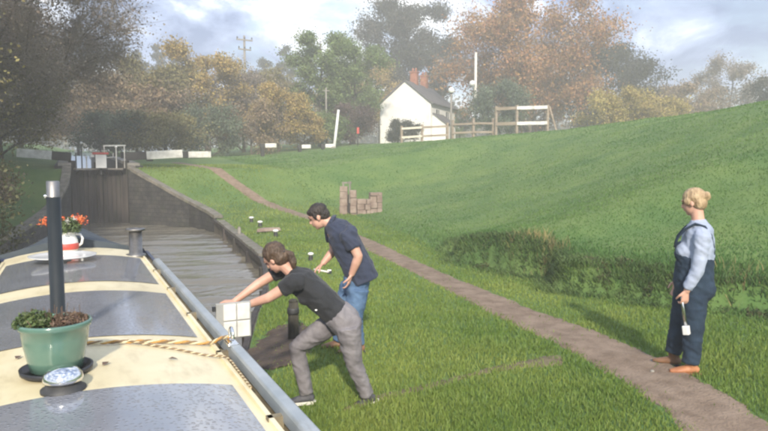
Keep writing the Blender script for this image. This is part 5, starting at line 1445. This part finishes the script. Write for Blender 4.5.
face_bits(woman, hd_c, hf, hu, .97, 'hair_blonde')
mb = MB(); m3 = Matrix((r_, f_, u_)).transposed()
mb.ell(hd_c + u_ * .038 - f_ * .018, .082, .096, .085, m3, 20, 14)
mb.ell(hd_c - u_ * .015 - f_ * .050, .074, .060, .070, m3, 18, 12)
mb.ell(hd_c + u_ * .035 - f_ * .118, .034, .030, .035, m3); mb.ell(hd_c + u_ * .020 - f_ * .120 + r_ * .012, .025, .026, .028, m3)   # bun
for q in (-1, 1): mb.ell(hd_c + r_ * .070 * q + u_ * .015 + f_ * .022, .014, .03, .036, m3)
blob('hair', mb, M['hair_blonde'], woman, .007, 3, folds=.005, freq=34, st=(1, 1, .45))
mb = MB()
limb(mb, [nk + V3(-.004, 0, .022), nk + V3(0, 0, -.012), nk + V3(.005, 0, -.06), G(696, 252, 0), G(695, 272, 0)], [(.058, .056), (.105, .075), (.168, .115), (.160, .140), (.150, .140)], 18, side=V3(0, 1, 0))
mb.ell(G(684, 254, -.07), .07, .075, .075); mb.ell(G(683, 254, .08), .07, .075, .075)
limb(mb, [sh_n + V3(-.005, .03, .0), sh_n, el_n, wr_n + V3(.003, 0, .022)], [.078, .070, .056, .043]); limb(mb, [sh_f + V3(0, -.03, 0), sh_f, el_f, wr_f + V3(.002, 0, .022)], [.078, .070, .056, .043])
blob('knit_top', mb, M['pale_blue_knit'], woman, .0095, 4, folds=.010)
mb = MB()
limb(mb, [G(694, 259, 0), G(694, 272, 0), G(694, 285, 0), G(693, 298, 0)], [(.165, .152), (.165, .155), (.175, .165), (.16, .14)], 18, side=V3(0, 1, 0))
mb.ell(G(704, 290, -.06), .09, .085, .10); mb.ell(G(703, 290, .07), .09, .085, .10)
mb.ell(G(683, 256, 0), .075, .14, .105)
for a, b, c in ((hip_n, kn_n, an_n), (hip_f, kn_f, an_f)): limb(mb, [a, a.lerp(b, .5), b, b.lerp(c, .5), c + V3(0, 0, .015)], [.108, .098, .083, .077, .072], 14)
dg_ = blob('dungarees', mb, M['dungaree'], woman, .0105, 4, folds=.011)
for s in (-1, 1):
    y_ = s * .105
    pts = [G(674.5, 250, y_), G(677, 241, y_ * 1.0), G(684, 232.0, y_), G(693, 226.5, y_ * 1.0), G(702, 229, y_ * .95), G(708, 237, y_ * .75), G(711, 249, y_ * .4), G(711.5, 262, y_ * .1)]
    sp = MB().tube(pts, [(.020, .010)] * len(pts), 8, side=V3(0, 1, 0)).build('strap', M['dungaree'], dg_, True)
shoe(woman, an_n + V3(0, 0, .0), V3(-.96, -.25, 0), M['tan_leather'], M['brown_leather'], .98)
shoe(woman, an_f + V3(0, 0, -.02), V3(-.96, .15, 0), M['brown_leather'], M['black_plastic'], .98)
q = woman.matrix_basis @ (wr_n + V3(-.012, -.0, -.095))
wl = empty('windlass', q, -YAW - R(25)); tag(wl, 'bright metal lock windlass hanging from the standing woman\'s hand', 'windlass')
MB().tube([(-.02, .02, .05), (-.014, 0, .0), (.020, -.02, -.20)], [.011, .012, .015], 8).build('arm', M['steel'], wl, True)
MB().tube([(-.02, .02, .05), (-.03, .10, .055)], .011, 8).build('handle', M['steel'], wl, True)
MB().bar((.017, -.022, -.19), (.028, -.026, -.265), .050, .050).build('socket', M['enamel'], wl, bevel=.006)
# pebble by her feet
o = MB().ell((0, 0, .012), .022, .016, .014, seg=9, rings=6).build('pebble', M['stone_pale'], loc=(4.46, 3.86, gz(4.46, 3.86) + .004)); tag(o, 'pale pebble on the path beside the brown boot', 'pebble')

# ------------------------------------------------------------------ haze
o = MB().box(-330, 340, -60, 330, -2.6, 27.5).build('haze', None)
hm = bpy.data.materials.new('haze'); hm.use_nodes = True; ht_ = hm.node_tree; ht_.nodes.clear()
ho = ht_.nodes.new('ShaderNodeOutputMaterial'); pv = ht_.nodes.new('ShaderNodeVolumePrincipled')
pv.inputs['Color'].default_value = (0.90, 0.90, 0.89, 1); pv.inputs['Density'].default_value = 0.0048; pv.inputs['Anisotropy'].default_value = 0.0
ht_.links.new(pv.outputs[0], ho.inputs['Volume'])
o.data.materials.append(hm); tag(o, 'pale autumn haze filling the air', 'haze', kind='stuff')
